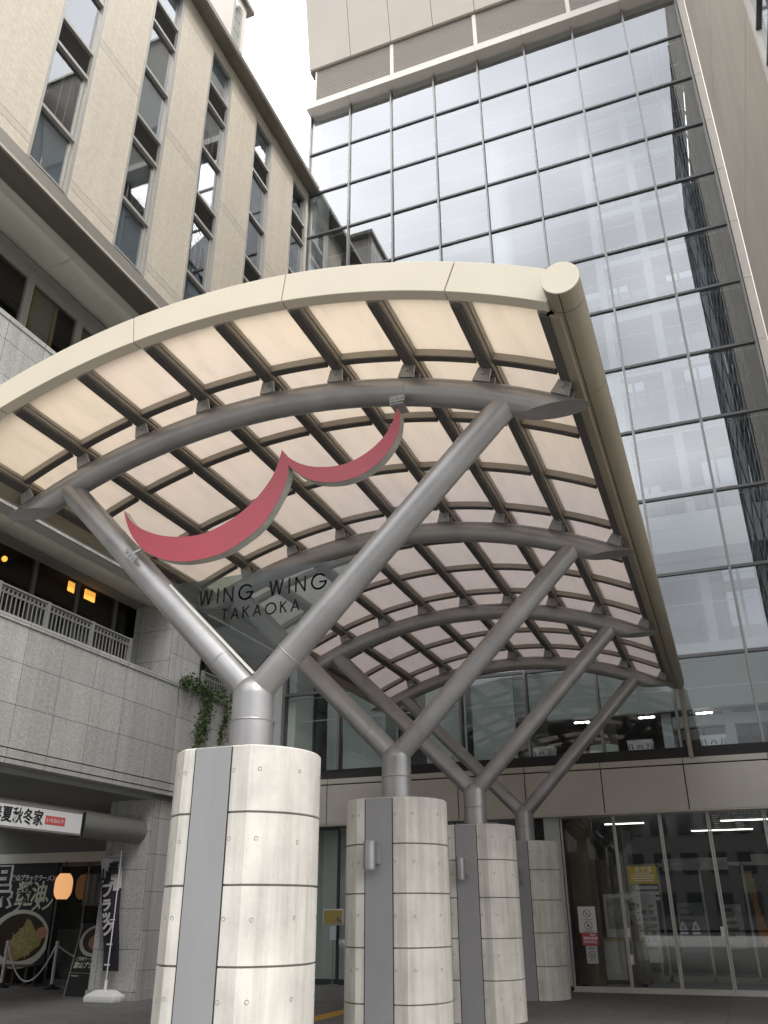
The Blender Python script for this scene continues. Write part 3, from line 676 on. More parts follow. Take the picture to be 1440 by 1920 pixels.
# head: ledge, louvres, flared parapet
q = MB()
lx = [-11.02] + [-9.25, -7.5, -5.85, -4.17, -2.46, -.74, .98, 2.80]
for a, b in zip(lx, lx[1:]): q.box(a + .004, b - .004, 20.28, FY + .3, 29.97, 30.30, 0)
obj('head_ledge', q, 'palepanel', gt, bevel=.008)
q = MB(); fr = [-10.86, -7.55, -4.2, -.74, 2.80]
for a, b in zip(fr, fr[1:]):
    for z in range(22): q.prism([(FY - .03, 30.36 + z * .1), (FY - .03, 30.415 + z * .1), (FY + .05, 30.455 + z * .1), (FY + .05, 30.40 + z * .1)], 0, a + .05, b - .05, 0)
    q.box(a, a + .07, FY - .05, FY + .1, 30.30, 32.62, 1); q.box(b - .07, b - .002, FY - .05, FY + .1, 30.30, 32.62, 1)
q.box(-10.84, 2.8, FY + .09, FY + .12, 30.3, 32.62, 2)
obj('louvre_band', q, ['louvre', 'palepanel', 'roomdark'], gt)
pj = [-11.1, -9.27, -7.55, -5.8, -4.12, -2.45, -.74, .98, 2.80]
q = MB()
for a, b in zip(pj, pj[1:]):
    vs = [(a + .01, 20.55, 32.63), (b - .01, 20.55, 32.63), (b - .01, 19.72, 37.1), (a + .01, 19.72, 37.1), (a + .01, 21.2, 32.63), (b - .01, 21.2, 32.63), (b - .01, 21.2, 37.1), (a + .01, 21.2, 37.1)]
    q.add(vs, [(0, 1, 2, 3), (7, 6, 5, 4), (0, 4, 5, 1), (1, 5, 6, 2), (2, 6, 7, 3), (3, 7, 4, 0)])
obj('parapet', q, 'beige', gt, bevel=.006)
q = MB().box(-11.2, 2.84, 19.62, 21.2, 37.1, 37.25); obj('parapet_cap', q, 'ledge', gt)
q = MB().box(-11.09, 2.78, 20.64, 21.0, 32.55, 32.628); obj('parapet_soffit', q, 'ledge', gt)
# right-hand edge strip
q = MB(); zz = [4.9] + [z for z in ZT[1:]] + [30.3, 32.6, 37]
for a, b in zip(zz, zz[1:]): q.box(2.795, 3.018, FY - .06, FY + .3, a + .006, b - .006)
obj('edge_strip', q, 'palepanel', gt, bevel=.004)
# fascia band over the doors
FF = 20.35
fj = [-10.95, -9.43, -7.7, -5.96, -4.32, -2.55, -.74, 1.02, 2.8]
q = MB()
for a, b in zip(fj, fj[1:]):
    q.box(a + .012, b - .012, FF, FF + .06, 3.535, 4.475, 0)
    q.box(a + .008, b - .008, FF + .0, FF + .10, 4.505, 4.63, 0)
    q.box(a + .008, b - .008, FF + .08, FF + .22, 4.655, 4.79, 0)
q.box(-10.95, 2.8, FF + .062, FF + .34, 3.54, 4.80, 1)
obj('fascia_band', q, ['fascia', 'joint'], gt, bevel=.003)
q = MB().box(-10.95, 2.8, FY - .10, FY + .15, 4.80, 4.90); obj('sill', q, 'black', gt)
q = MB().box(-10.95, 2.8, FF + .01, FY - .03, 3.50, 3.534); obj('door_soffit', q, 'fascia', gt)
# atrium inside: floor, rear wall, galleries, lift frame, bulkhead
q = MB().box(-10.9, 2.9, FY + .2, 30, 4.5, 4.78); obj('gallery_floor', q, 'intgrey', gt)
q = MB()
for z in (9.3, 13.8, 18.3, 22.8, 27.3):
    q.box(-10.9, 2.9, 27.0, 31, z - .25, z, 0); q.box(-10.9, 2.9, 26.96, 27.0, z - .32, z + .12, 1)
obj('gallery', q, ['intgrey', 'lightsteel'], gt)
q = MB()
for xx in (-10.9, -7.4, -3.9, -.4): 
    q.box(xx, xx + 1.6, 31, 31.2, 4.78, 29)
for z in (4.78, 8.6, 13.1, 17.6, 22.1, 26.6, 29): q.box(-10.9, 3, 30.97, 31.19, z, z + 1.1)
obj('rear_wall', q, 'intgrey', gt)
for xx in (-9.3, -5.8, -2.3): obj('rear_window', MB().box(xx, xx + 1.9, 31.05, 31.07, 4.8, 29), 'roofglass', gt)
obj('rear_window', MB().box(1.2, 2.86, 31.05, 31.07, 4.8, 29), 'roofglass', gt)
q = MB().box(-10.93, -10.70, FY + .2, 22.0, 4.9, 29.8).box(-10.93, -10.75, 26.5, 31, 4.9, 29.8); obj('side_column', q, 'whitetrim', gt)
q = MB()
for y in (22.6, 24.5): q.box(-10.95, -10.88, y - .05, y + .05, 4.9, 30)
for z in ZT: q.box(-10.95, -10.90, FY + .2, 26.5, z - .05, z + .05)
obj('side_frame', q, 'mulldark', gt)
q = MB().box(-10.945, -10.915, 22, 26.5, 4.9, 29.8); obj('reflection_backing', q, 'intshade', gt)  # opaque panel added in place of side glazing, so the mirrored building reads dark
q = MB().box(2.86, 3.0, FY + .3, 31, 0, 29.8); obj('end_wall', q, 'intgrey', gt)
q = MB()
for xx in (-1.15, .45, 2.1):
    for yy in (24.6, 26.6): q.box(xx - .13, xx + .13, yy - .13, yy + .13, 4.78, 29.6)
for z in (6.2, 8.2, 10.6, 13.0, 15.2, 17.6, 19.9, 22.3, 24.6, 27, 29.3):
    for yy in (24.6, 26.6): q.box(-1.0, 2.0, yy - .11, yy + .11, z - .14, z + .14)
    for xx in (-1.15, .45, 2.1): q.box(xx - .10, xx + .10, 24.73, 26.47, z - .12, z + .12)
obj('lift_frame', q, 'lightsteel', gt)
q = MB()
for xx in (-.65, -.25, .95, 1.4): q.box(xx - .04, xx + .04, 25.0, 25.1, 4.8, 28)
for z in (6.6, 9.0, 14.2, 18.3): q.box(-.85, .2, 25.2, 26.2, z, z + 1.9)
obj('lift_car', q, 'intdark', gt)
q = MB().box(-.95, 2.65, 23.5, 24.3, 10.75, 11.9); obj('white_bulkhead', q, 'white', gt)
q = MB().cyl((-4.55, 24.5, 11), (-4.55, 24.5, 29.5), .42, 28); obj('white_column', q, 'white', gt, smooth=35)
q = MB().box(-10.9, 2.9, 24.05, 24.25, 6.45, 7.9, 0).box(-10.9, 2.9, 24.25, 30.9, 6.45, 6.55, 1).box(-5.8, -2.2, 28, 28.1, 4.78, 6.45, 1).box(-2.2, 2.9, 28.0, 28.1, 4.78, 6.45, 1)
obj('bulkhead', q, ['intgreen', 'intdark'], gt)
q = MB().cyl((-2.95, 24.9, 4.78), (-2.95, 24.9, 5.75), .40, 28, 0).cyl((-2.95, 24.9, 5.75), (-2.95, 24.9, 6.45), .40, 28, 1); obj('round_column', q, ['intgreen', 'intdark'], gt, smooth=35)
q = MB().box(-10.7, -8.6, 23.0, 23.15, 4.78, 8.5).box(-8.6, -8.45, 22.0, 23.15, 4.78, 8.5).box(-7.7, -6.5, 23.3, 23.4, 4.78, 8.5).box(-6.2, -5.0, 22.9, 23.0, 4.78, 8.2)
obj('partition', q, 'intgreen', gt)
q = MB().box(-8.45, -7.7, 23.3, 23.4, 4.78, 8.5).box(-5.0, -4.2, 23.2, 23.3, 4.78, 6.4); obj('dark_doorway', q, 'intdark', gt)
q = MB().box(-10.95, 2.85, FY + .25, 31.2, 29.95, 30.15); obj('atrium_ceiling', q, 'intshade', gt)
q = MB(); random.seed(4)                                          # added dark bars in the right-hand bay, standing in for the wing grid's reflection
zz0 = 4.9
while zz0 < 29:
    for k in range(4):
        xa = 1.66 + k * .2; 
        q.bar((xa, 21.15, zz0), (xa + .2, 21.15, zz0 + 2.08), .032, .03, 0, (0, 1, 0)); q.bar((xa + .2, 21.2, zz0), (xa, 21.2, zz0 + 2.08), .032, .03, 0, (0, 1, 0))
    zz0 += 2.086
for xa in (1.63, 2.49): q.box(xa - .03, xa + .03, 21.1, 21.2, 4.8, 29.9)
obj('reflection_lattice', q, 'mulldark', gt)
q = MB().box(2.5, 2.84, 21.05, 21.25, 4.8, 29.9); obj('reflection_strip', q, 'intshade', gt)  # added dark strip standing in for the wing wall's reflection
# ground-floor lobby shell
q = MB().box(-10.9, 2.9, FY + .1, 30.9, 3.55, 3.68, 0).box(-10.9, 2.9, 30, 30.1, 0, 3.55, 1).box(-10.93, -10.85, FY, 30, 0, 3.55, 1)
q.box(-10, 2.85, 27.52, 27.7, 0, 3.55, 1); q.cyl((-2.95, 25.6, 0), (-2.95, 25.6, 3.55), .36, 24, 0); q.box(-1.9, -.2, 26.2, 26.6, 2.55, 2.85, 0).box(.4, 2.6, 25.9, 26.2, 2.7, 2.9, 0)
q.box(-3.66, -3.02, 21.25, 21.4, .09, 3.5, 2).box(-3.72, -3.6, FY + .12, 30, .0, 3.5, 3)
q.box(-10.8, 2.85, FY + .22, 29.9, .002, .006, 0)
obj('lobby_wall', q, ['intgrey', 'roomdark', 'brown', 'intdark'], gt)
q = MB().box(-3.02, -2.62, 23.5, 23.6, 2.0, 3.4); obj('dark_panel', q, 'black', gt)
q = MB()                                                          # wall beside the doors, with joints
for z0, z1 in ((0.09, .62), (.625, 1.35), (1.355, 2.1), (2.105, 2.85), (2.855, 3.53)): q.box(-4.02, -3.66, FY - .03, FY + .1, z0, z1)
obj('pilaster', q, 'intgreen', gt)
q = MB()
for i in range(12): q.box(-4.62 + i * .05, -4.60 + i * .05, FY - .02, FY + .05, 2.6, 3.45, 0)
q.box(-4.65, -4.02, FY + .05, FY + .08, 2.55, 3.5, 1); q.box(-4.65, -4.02, FY, FY + .08, 0.09, 2.55, 2)
obj('vent_grille', q, ['mulldark', 'black', 'intgrey'], gt)
# ground-floor glazing left of the doors (seen between the piers)
for a, b in ((-10.9, -9.25), (-9.2, -7.6), (-7.55, -6.2), (-6.15, -4.7)):
    obj('lobby_window', MB().box(a, b, FY, FY + .012, .12, 3.5), 'doorglass', gt)
q = MB()
for x in (-9.225, -7.575, -6.175, -4.675): q.box(x - .025, x + .025, FY - .03, FY + .06, .1, 3.53)
q.box(-10.9, -4.65, FY - .04, FY + .08, 0, .12); obj('lobby_frame', q, 'mulldark', gt)
q = MB().box(-10.6, -9.05, 21.3, 21.4, .0, 3.5); obj('lobby_screen', q, 'intgreen', gt)
# doors
dx = [-3.64, -2.425, -1.415, -.405, .735, 1.9, 2.78]
for i in range(6):
    a, b = dx[i], dx[i + 1]; yo = FY + (.0 if i in (0, 3, 4, 5) else -.05)
    q = MB(); sw = .038
    q.box(a + .004, a + sw, yo - .025, yo + .025, .0, 3.53).box(b - sw, b - .004, yo - .025, yo + .025, .0, 3.53)
    q.box(a + sw, b - sw, yo - .025, yo + .025, .01, .10).box(a + sw, b - sw, yo - .025, yo + .025, 3.49, 3.53)
    fr_ = obj('door_frame' if i in (1, 2) else 'window_frame', q, 'doormetal', gt, bevel=.003)
    obj('pane', MB().box(a + sw, b - sw, yo - .005, yo + .005, .10, 3.49), 'doorglass', fr_)
q = MB().box(-3.66, 2.8, FY - .14, FY + .2, .0, .012).box(-3.64, -2.43, FY - .04, FY + .04, .0, .09); obj('door_threshold', q, 'doormetal', gt)
dx2 = [-2.9, -1.9, -.9, .1, 1.1, 2.1, 2.8]                        # inner vestibule doors
q = MB()
for a, b in zip(dx2, dx2[1:]): q.box(a, a + .06, 24.0, 24.06, 0, 2.6, 0).box(a, b, 24.0, 24.06, 0, .13, 0).box(a, b, 24.0, 24.06, 2.55, 2.63, 0)
obj('inner_door_frame', q, 'winframe', gt)

# ------------------------------------------------------------------ notices and posters on the entrance glass
PY = FY - .009
def notice(name, label, x0, x1, z0, z1, m, y=PY, group=None, back=.004):
    t = thing(name, label, 'notice', ((x0 + x1) / 2, y, z0), group)
    obj('sheet', MB().box(x0, x1, y - back, y, z0, z1), m, t); return t
def nosmoke(t, x, z, r, y, kind=0):
    q = MB(); n = 28
    for i in range(n):
        a, b = 2 * PI * i / n, 2 * PI * (i + 1) / n
        q.bar((x + r * math.cos(a), y, z + r * math.sin(a)), (x + r * math.cos(b), y, z + r * math.sin(b)), r * .18, .003, 0, (0, 1, 0))
    q.bar((x - r * .68, y, z + r * .68), (x + r * .68, y, z - r * .68), r * .16, .003, 0, (0, 1, 0))
    if kind == 0: q.bar((x - r * .55, y, z - .1 * r), (x + r * .5, y, z - .1 * r), r * .2, .002, 0, (0, 1, 0))
    else:
        q.bar((x - r * .45, y, z - .3 * r), (x + r * .35, y, z - .3 * r), r * .2, .002, 0, (0, 1, 0)); q.bar((x - r * .3, y, z), (x + r * .2, y, z + .1 * r), r * .45, .002, 0, (0, 1, 0))
    obj('symbol', q, 'inkgrey', t)
t = notice('notice_sheet', 'white notice with two prohibition symbols, topmost of three on the entrance glass', -3.42, -3.04, 1.12, 1.64, 'paper')
nosmoke(t, -3.225, 1.50, .075, PY - .006, 0); nosmoke(t, -3.215, 1.27, .08, PY - .006, 1)
q = MB().box(-3.33, -3.12, PY - .0065, PY - .0045, 1.375, 1.385).box(-3.35, -3.1, PY - .0065, PY - .0045, 1.152, 1.162).box(-3.30, -3.14, PY - .0065, PY - .0045, 1.136, 1.144); obj('small_print', q, 'inkgrey', t)
t = notice('notice_sheet', 'red and white notice taped between two pale ones on the entrance glass', -3.385, -3.03, .875, 1.125, 'redprint')
q = MB()
for i in range(5): q.box(-3.345 + i * .062, -3.300 + i * .062, PY - .0065, PY - .0045, .995, 1.045)
q.box(-3.35, -3.07, PY - .0065, PY - .0045, .955, .968).box(-3.35, -3.07, PY - .0065, PY - .0045, .925, .938).box(-3.2, -3.08, PY - .0065, PY - .0045, 1.07, 1.095); obj('small_print', q, 'paper', t)
t = notice('notice_sheet', 'grey notice with one prohibition symbol, lowest of three on the entrance glass', -3.315, -3.075, .53, .868, 'papergrey')
nosmoke(t, -3.20, .70, .07, PY - .006, 1)
q = MB().box(-3.28, -3.12, PY - .0065, PY - .0045, .815, .832).box(-3.26, -3.13, PY - .0065, PY - .0045, .595, .604); obj('small_print', q, 'inkgrey', t)
DYp = FY - .057
t = notice('closing_day_poster', 'yellow closing day poster behind the left entrance door', -2.235, -1.63, 2.08, 2.44, 'yellow', DYp)
q = text_mb('休 館 日', .10, (-2.08, DYp - .006, 2.33), (1, 0, 0), (0, 0, 1), off=.003)
for i, (a, b) in enumerate(((-2.10, -1.78), (-2.17, -1.69), (-2.16, -1.70), (-2.12, -1.72))): q.box(a, b, DYp - .007, DYp - .005, 2.285 - i * .05, 2.30 - i * .05)
obj('print', q, 'paper', t)
t = thing('directory_lettering', 'white floor directory lettering on the glass at the right of the entrance doors', 'lettering', (0.1, FY - .009, 3.0))
q = MB()
for i in range(7): q.box(-.33 + i * .006, -.17 - (i % 3) * .02, FY - .009, FY - .0055, 3.42 - i * .042, 3.435 - i * .042)
obj('list', q, 'paper', t)
q = MB()
for i in range(6): q.box(.14, .32 - (i % 2) * .03, FY - .009, FY - .0055, 3.37 - i * .042, 3.384 - i * .042)
obj('list', q, 'paper', t)
q = MB()
for x0, x1 in ((.02, .05), (.10, .22), (.26, .30), (.34, .37), (.42, .46), (.55, .58)): q.box(x0, x1, FY - .009, FY - .0055, 3.435, 3.46)
obj('heading', q, 'paper', t)
for x, z, lb in ((-2.375, 1.13, 'tall white sticker on the left stile of the sliding doors, the higher one'), (-2.365, .62, 'white sticker low on the left stile of the sliding doors'), (-.47, 1.16, 'white sticker on the right stile of the sliding doors')):
    tag(obj('door_sticker', MB().box(x - .035, x + .035, DYp - .026, DYp - .020, z - .09, z + .09), 'paper', loc=(x, DYp, z)), lb, 'sticker', 'stickers on the sliding doors')
for x, lb in ((-1.235, 'left triangular warning sticker on the right hand sliding door'), (-.985, 'right triangular warning sticker on the right hand sliding door')):
    t = thing('warning_sticker', lb, 'sticker', (x, DYp, 1.15), 'triangular warning stickers')
    obj('triangle', MB().prism([(x - .085, 1.18), (x + .085, 1.18), (x, 1.36)], 1, DYp - .003, DYp), 'papergrey', t)
    obj('inner_triangle', MB().prism([(x - .05, 1.20), (x + .05, 1.20), (x, 1.31)], 1, DYp - .005, DYp - .003), 'inkgrey', t)
    obj('caption', MB().box(x - .075, x + .075, DYp - .003, DYp, 1.10, 1.145), 'papergrey', t)

# ------------------------------------------------------------------ things in the lobby
t = thing('notice_board', 'white framed notice board with a grey map standing on the lobby counter', 'board', (-2.9, 23, .95))
obj('frame', MB().box(-3.16, -2.40, 23.0, 23.05, .98, 1.92), 'white', t, bevel=.004)
obj('map_sheet', MB().box(-3.09, -2.46, 22.985, 22.999, 1.16, 1.83), 'greyshade', t)
q = MB()
for x, z, a, b in ((-3.0, 1.60, .08, .06), (-2.95, 1.55, .12, .10), (-2.88, 1.66, .07, .05), (-2.9, 1.42, .05, .12), (-2.82, 1.5, .06, .08), (-3.02, 1.45, .05, .04)): q.prism([(x - a, z), (x - a * .3, z - b), (x + a, z - b * .4), (x + a * .7, z + b), (x - .2 * a, z + b * .8)], 1, 22.978, 22.985)
obj('map_print', q, 'papergrey', t)
t = thing('reception_counter', 'pale reception counter with a wooden top behind the entrance glass', 'counter', (-2.9, 23, 0))
obj('counter_top', MB().box(-3.5, -2.2, 22.7, 23.4, .92, .975), 'gold', t, bevel=.004)
obj('front_panel', MB().box(-3.28, -2.75, 22.78, 22.82, .1, .92), 'whitetrim', t)
obj('body', MB().box(-3.45, -2.25, 22.82, 23.35, 0, .92), 'brown', t)
t = thing('information_board', 'tall white information board with rows of small panels behind the sliding doors', 'board', (-2.2, 23.1, 0))
obj('panel', MB().box(-2.52, -1.93, 23.1, 23.14, .45, 1.95), 'paper', t, bevel=.003)
q = MB(); rn = random.Random(5)
for r_ in range(8):
    for c_ in range(3):
        x = -2.47 + c_ * .18; z = 1.78 - r_ * .15
        if rn.random() < .85: q.box(x, x + rn.uniform(.09, .15), 23.085, 23.0995, z, z + rn.uniform(.04, .10))
obj('rows', q, 'greyshade', t)
q = MB()
for k, zz in enumerate((2.02, 1.9, 1.78)): q.box(-2.45, -1.85 + .02 * k, 23.05, 23.08, zz, zz + .075)
obj('header_rows', q, 'signwhite', t)
obj('leg', MB().box(-2.48, -2.44, 23.1, 23.14, 0, .45), 'winframe', t); obj('leg', MB().box(-2.0, -1.96, 23.1, 23.14, 0, .45), 'winframe', t)
for i, (x, y, z, lb) in enumerate(((-3.45, 24.6, 6.43, 'leftmost bright triple downlight in the dark ceiling above the gallery'), (-1.66, 24.6, 6.43, 'middle bright triple downlight in the dark ceiling above the gallery'), (-.14, 24.6, 6.43, 'rightmost bright triple downlight in the dark ceiling above the gallery'))):
    t = thing('downlight', lb, 'ceiling light', (x, y, z), 'downlights in the gallery ceiling')
    obj('housing', MB().box(x - .24, x + .24, y - .09, y + .09, z - .01, z + .02), 'mulldark', t)
    for k in (-1, 0, 1): obj('lens', MB().cyl((x + k * .15, y, z - .03), (x + k * .15, y, z - .005), .062, 16), 'cool', t)
for x0, x1, y, lb in ((-2.9, -1.9, 22.6, 'short white strip light in the lobby ceiling above the counter'), (-1.0, .6, 25.5, 'long white strip light deep in the lobby behind the doors'), (-.2, 1.3, 22.8, 'white strip light in the lobby ceiling at the right of the doors'), (-9.6, -7.6, 23.5, 'white strip light in the lobby ceiling behind the first piers')):
    t = thing('strip_light', lb, 'ceiling light', ((x0 + x1) / 2, y, 3.5), 'strip lights in the lobby ceiling')
    obj('housing', MB().box(x0, x1, y - .09, y + .09, 3.50, 3.545), 'white', t); obj('diffuser', MB().box(x0 + .03, x1 - .03, y - .03, y + .03, 3.475, 3.498), 'tubelamp', t)
for i, (x, lb) in enumerate(((-6.62, 'leftmost patterned white planter box at the foot of the gallery glass'), (-4.05, 'small patterned planter box half hidden behind the column arms'), (-1.68, 'patterned white planter box in the dark bay behind the canopy end'), (-.02, 'brightest patterned planter box, right of the downpipe behind the glass'))):
    t = thing('planter_box', lb, 'planter', (x, 21.6, 4.78), 'patterned planter boxes behind the gallery glass')
    q = MB(); q.add([(x - .24, 21.4, 4.79), (x + .24, 21.4, 4.79), (x + .30, 21.38, 5.26), (x - .30, 21.38, 5.26), (x - .24, 21.8, 4.79), (x + .24, 21.8, 4.79), (x + .30, 21.82, 5.26), (x - .30, 21.82, 5.26)], [(0, 1, 2, 3), (7, 6, 5, 4), (0, 4, 5, 1), (1, 5, 6, 2), (2, 6, 7, 3), (3, 7, 4, 0)])
    obj('box', q, 'white', t)
    q = MB()
    for k in (-1, 1):
        q.bar((x + k * .06, 21.378, 5.05), (x + k * .02, 21.378, 5.14), .03, .006, 0, (0, 1, 0)); q.bar((x + k * .16, 21.376, 4.95), (x + k * .19, 21.372, 5.17), .03, .006, 0, (0, 1, 0)); q.bar((x + k * .05, 21.38, 4.93), (x + k * .015, 21.38, 5.0), .03, .006, 0, (0, 1, 0)); q.bar((x + k * .24, 21.376, 5.0), (x + k * .25, 21.37, 5.18), .02, .006, 0, (0, 1, 0))
    obj('pattern', q, 'inkgrey', t)

t = thing('tripod_banner', 'narrow orange and yellow banner on a dark tripod deep in the lobby', 'banner', (.35, 24.8, 0))
q = MB()
for i in range(10):
    z0 = .75 + i * .17; w0 = .10 + .03 * math.sin(i); q.box(.36 - w0 + .018 * i * -1 + .05, .36 + w0 * .8 - .018 * i + .05, 24.78, 24.80, z0, z0 + .168, 1 if i > 6 else 0)
obj('cloth', q, ['orange', 'yellow'], t)
for dx_ in (-.28, .32, .05): obj('leg', MB().cyl((.40 + dx_, 24.85 + abs(dx_) * .3, .0), (.38, 24.85, 1.2), .022, 8), 'black', t)
for x, z0, z1, w_, lb, m_ in ((-1.75, .5, 1.75, .7, 'grey framed poster on the rear lobby wall, seen through the left sliding door', 'papergrey'), (-.55, .6, 1.7, .5, 'pale framed poster on the rear lobby wall, seen through the right sliding door', 'paper'), (.75, 1.0, 2.3, .9, 'wide dark framed poster on the rear lobby wall, right of the tripod banner', 'greyshade')):
    t = thing('wall_poster', lb, 'poster', (x, 27.5, z0), 'posters on the rear lobby wall')
    obj('sheet', MB().box(x, x + w_, 27.46, 27.48, z0, z1), m_, t); obj('frame', MB().box(x - .05, x + w_ + .05, 27.481, 27.52, z0 - .05, z1 + .05), 'black', t)
    q = MB()
    for k in range(5): q.box(x + .06, x + w_ * (.5 + .08 * (k % 4)), 27.452, 27.459, z1 - .18 - k * .16, z1 - .10 - k * .16)
    obj('print', q, 'inkgrey', t)
def person(px, py):
    t = thing('person', 'person in a dark top and trousers standing at the information board behind the doors', 'person', (px, py, 0))
    J = {'pel': (0, 0, .93), 'sp': (.01, 0, 1.12), 'ch': (.0, 0, 1.32), 'nk': (.02, 0, 1.46), 'hd0': (.035, 0, 1.54), 'hd': (.045, 0, 1.60), 'hd2': (.035, 0, 1.67),
         'hl': (0, .09, .88), 'kl': (.03, .10, .49), 'al': (-.02, .10, .09), 'tl': (.13, .11, .03), 'hr': (0, -.09, .88), 'kr': (.06, -.10, .50), 'ar': (.02, -.10, .09), 'tr': (.17, -.11, .03),
         'sl': (0, .17, 1.38), 'el': (.08, .22, 1.12), 'wl': (.28, .16, 1.18), 'sr': (0, -.17, 1.38), 'er': (.12, -.22, 1.14), 'wr': (.33, -.16, 1.24)}
    RD = {'pel': .135, 'sp': .115, 'ch': .13, 'nk': .052, 'hd0': .06, 'hd': .092, 'hd2': .075, 'hl': .085, 'kl': .058, 'al': .042, 'tl': .035, 'hr': .085, 'kr': .058, 'ar': .042, 'tr': .035,
          'sl': .062, 'el': .043, 'wl': .028, 'sr': .062, 'er': .043, 'wr': .028}
    E = [('pel', 'sp'), ('sp', 'ch'), ('ch', 'nk'), ('nk', 'hd0'), ('hd0', 'hd'), ('hd', 'hd2'), ('pel', 'hl'), ('hl', 'kl'), ('kl', 'al'), ('al', 'tl'), ('pel', 'hr'), ('hr', 'kr'), ('kr', 'ar'), ('ar', 'tr'),
         ('ch', 'sl'), ('sl', 'el'), ('el', 'wl'), ('ch', 'sr'), ('sr', 'er'), ('er', 'wr')]
    for s, sg_ in (('l', 1), ('r', -1)):                           # hands: palm, four fingers of unequal length, thumb
        w0 = Vector(J['w' + s]); J['p' + s] = tuple(w0 + Vector((.07, 0, .02))); RD['p' + s] = .026; E.append(('w' + s, 'p' + s))
        for k, ln in enumerate((.075, .085, .08, .06)):
            a = w0 + Vector((.09, sg_ * (-.03 + .02 * k), .03)); b = a + Vector((ln * .55, 0, .015)); c_ = b + Vector((ln * .4, 0, -.02))
            for nm, pt in (('a', a), ('b', b), ('c', c_)): J[f'{s}{nm}{k}'] = tuple(pt); RD[f'{s}{nm}{k}'] = .009
            E += [('p' + s, f'{s}a{k}'), (f'{s}a{k}', f'{s}b{k}'), (f'{s}b{k}', f'{s}c{k}')]
        a = w0 + Vector((.045, -sg_ * .035, .02)); b = a + Vector((.03, -sg_ * .02, .015))
        J[s + 't0'] = tuple(a); J[s + 't1'] = tuple(b); RD[s + 't0'] = .012; RD[s + 't1'] = .009; E += [('w' + s, s + 't0'), (s + 't0', s + 't1')]
    ks = list(J); me = bpy.data.meshes.new('body'); me.from_pydata([J[k] for k in ks], [(ks.index(a), ks.index(b)) for a, b in E], [])
    o = bpy.data.objects.new('tmp', me); C.objects.link(o)
    o.modifiers.new('s', 'SKIN'); sk = me.skin_vertices[0].data if me.skin_vertices else None
    if sk is None: me.skin_vertices.new() if hasattr(me.skin_vertices, 'new') else None
    sk = me.skin_vertices[0].data
    for i, k in enumerate(ks): sk[i].radius = (RD[k], RD[k]); sk[i].use_root = (k == 'pel')
    o.modifiers.new('d', 'SUBSURF').levels = 2
    bpy.context.view_layer.update(); dg = bpy.context.evaluated_depsgraph_get(); me2 = bpy.data.meshes.new_from_object(o.evaluated_get(dg)); bpy.data.objects.remove(o)
    for k in ('skin', 'shirt', 'trousers', 'hair'): me2.materials.append(M[k])
    for p in me2.polygons:
        c_ = p.center; p.use_smooth = True
        p.material_index = 0 if c_.z > 1.47 else (1 if c_.z > .92 and c_.x < .24 else (0 if c_.z > .92 else (2 if c_.z > .07 else 3)))
    me2.name = 'body'; b = bpy.data.objects.new('body', me2); C.objects.link(b); b.parent = t
    q = MB()
    for i in range(9):
        pass
    bm = bmesh.new(); bmesh.ops.create_uvsphere(bm, u_segments=20, v_segments=12, radius=1)
    vs = [Vector((px + .02 + v.co.x * .105, py + v.co.y * .097, 1.635 + v.co.z * .105)) for v in bm.verts]
    fs = [[v.index for v in f.verts] for f in bm.faces if not (f.calc_center_median().x > .45 and f.calc_center_median().z < .45)]
    q.add(vs, fs)
    vs = [Vector((px - .07 + v.co.x * .055, py + v.co.y * .05, 1.735 + v.co.z * .05)) for v in bm.verts]; q.add(vs, [[v.index for v in f.verts] for f in bm.faces]); bm.free()
    obj('hair', q, 'hair', t, smooth=60)
    q = MB()
    for s_ in (-1, 1): q.cyl((px + .128, py + s_ * .035, 1.61), (px + .142, py + s_ * .035, 1.61), .012, 8)
    obj('eye', q, 'hair', t); obj('nose', MB().cyl((px + .13, py, 1.60), (px + .158, py, 1.572), .008, 8, r1=.014), 'skin', t); obj('mouth', MB().box(px + .118, px + .132, py - .024, py + .024, 1.535, 1.543), 'redprint', t)
    return t
person(-2.42, 22.2)

# sign stand in the lobby glass between the first piers
t = thing('sign_stand', 'small gold sign on a slim stand seen between the first two piers', 'sign stand', (-9.23, 20.45, 0))
obj('board', MB().box(-9.48, -8.99, 20.44, 20.46, 1.29, 1.60), 'gold', t, bevel=.004)
obj('board_border', MB().box(-9.50, -8.97, 20.462, 20.475, 1.27, 1.62), 'paper', t)
q = MB().box(-9.1, -9.02, 20.432, 20.4395, 1.33, 1.40).box(-9.13, -9.08, 20.432, 20.4395, 1.35, 1.44); obj('picture', q, 'inkgrey', t)
obj('leaflet_holder', MB().box(-9.30, -9.14, 20.42, 20.455, .95, 1.26), 'papergrey', t)
obj('pole', MB().cyl((-9.23, 20.47, .03), (-9.23, 20.47, 1.3), .014, 10), 'mullion', t)
obj('base', MB().lathe([(.16, 0), (.16, .015), (.02, .03)], (-9.23, 20.47, 0), 24), 'mullion', t)

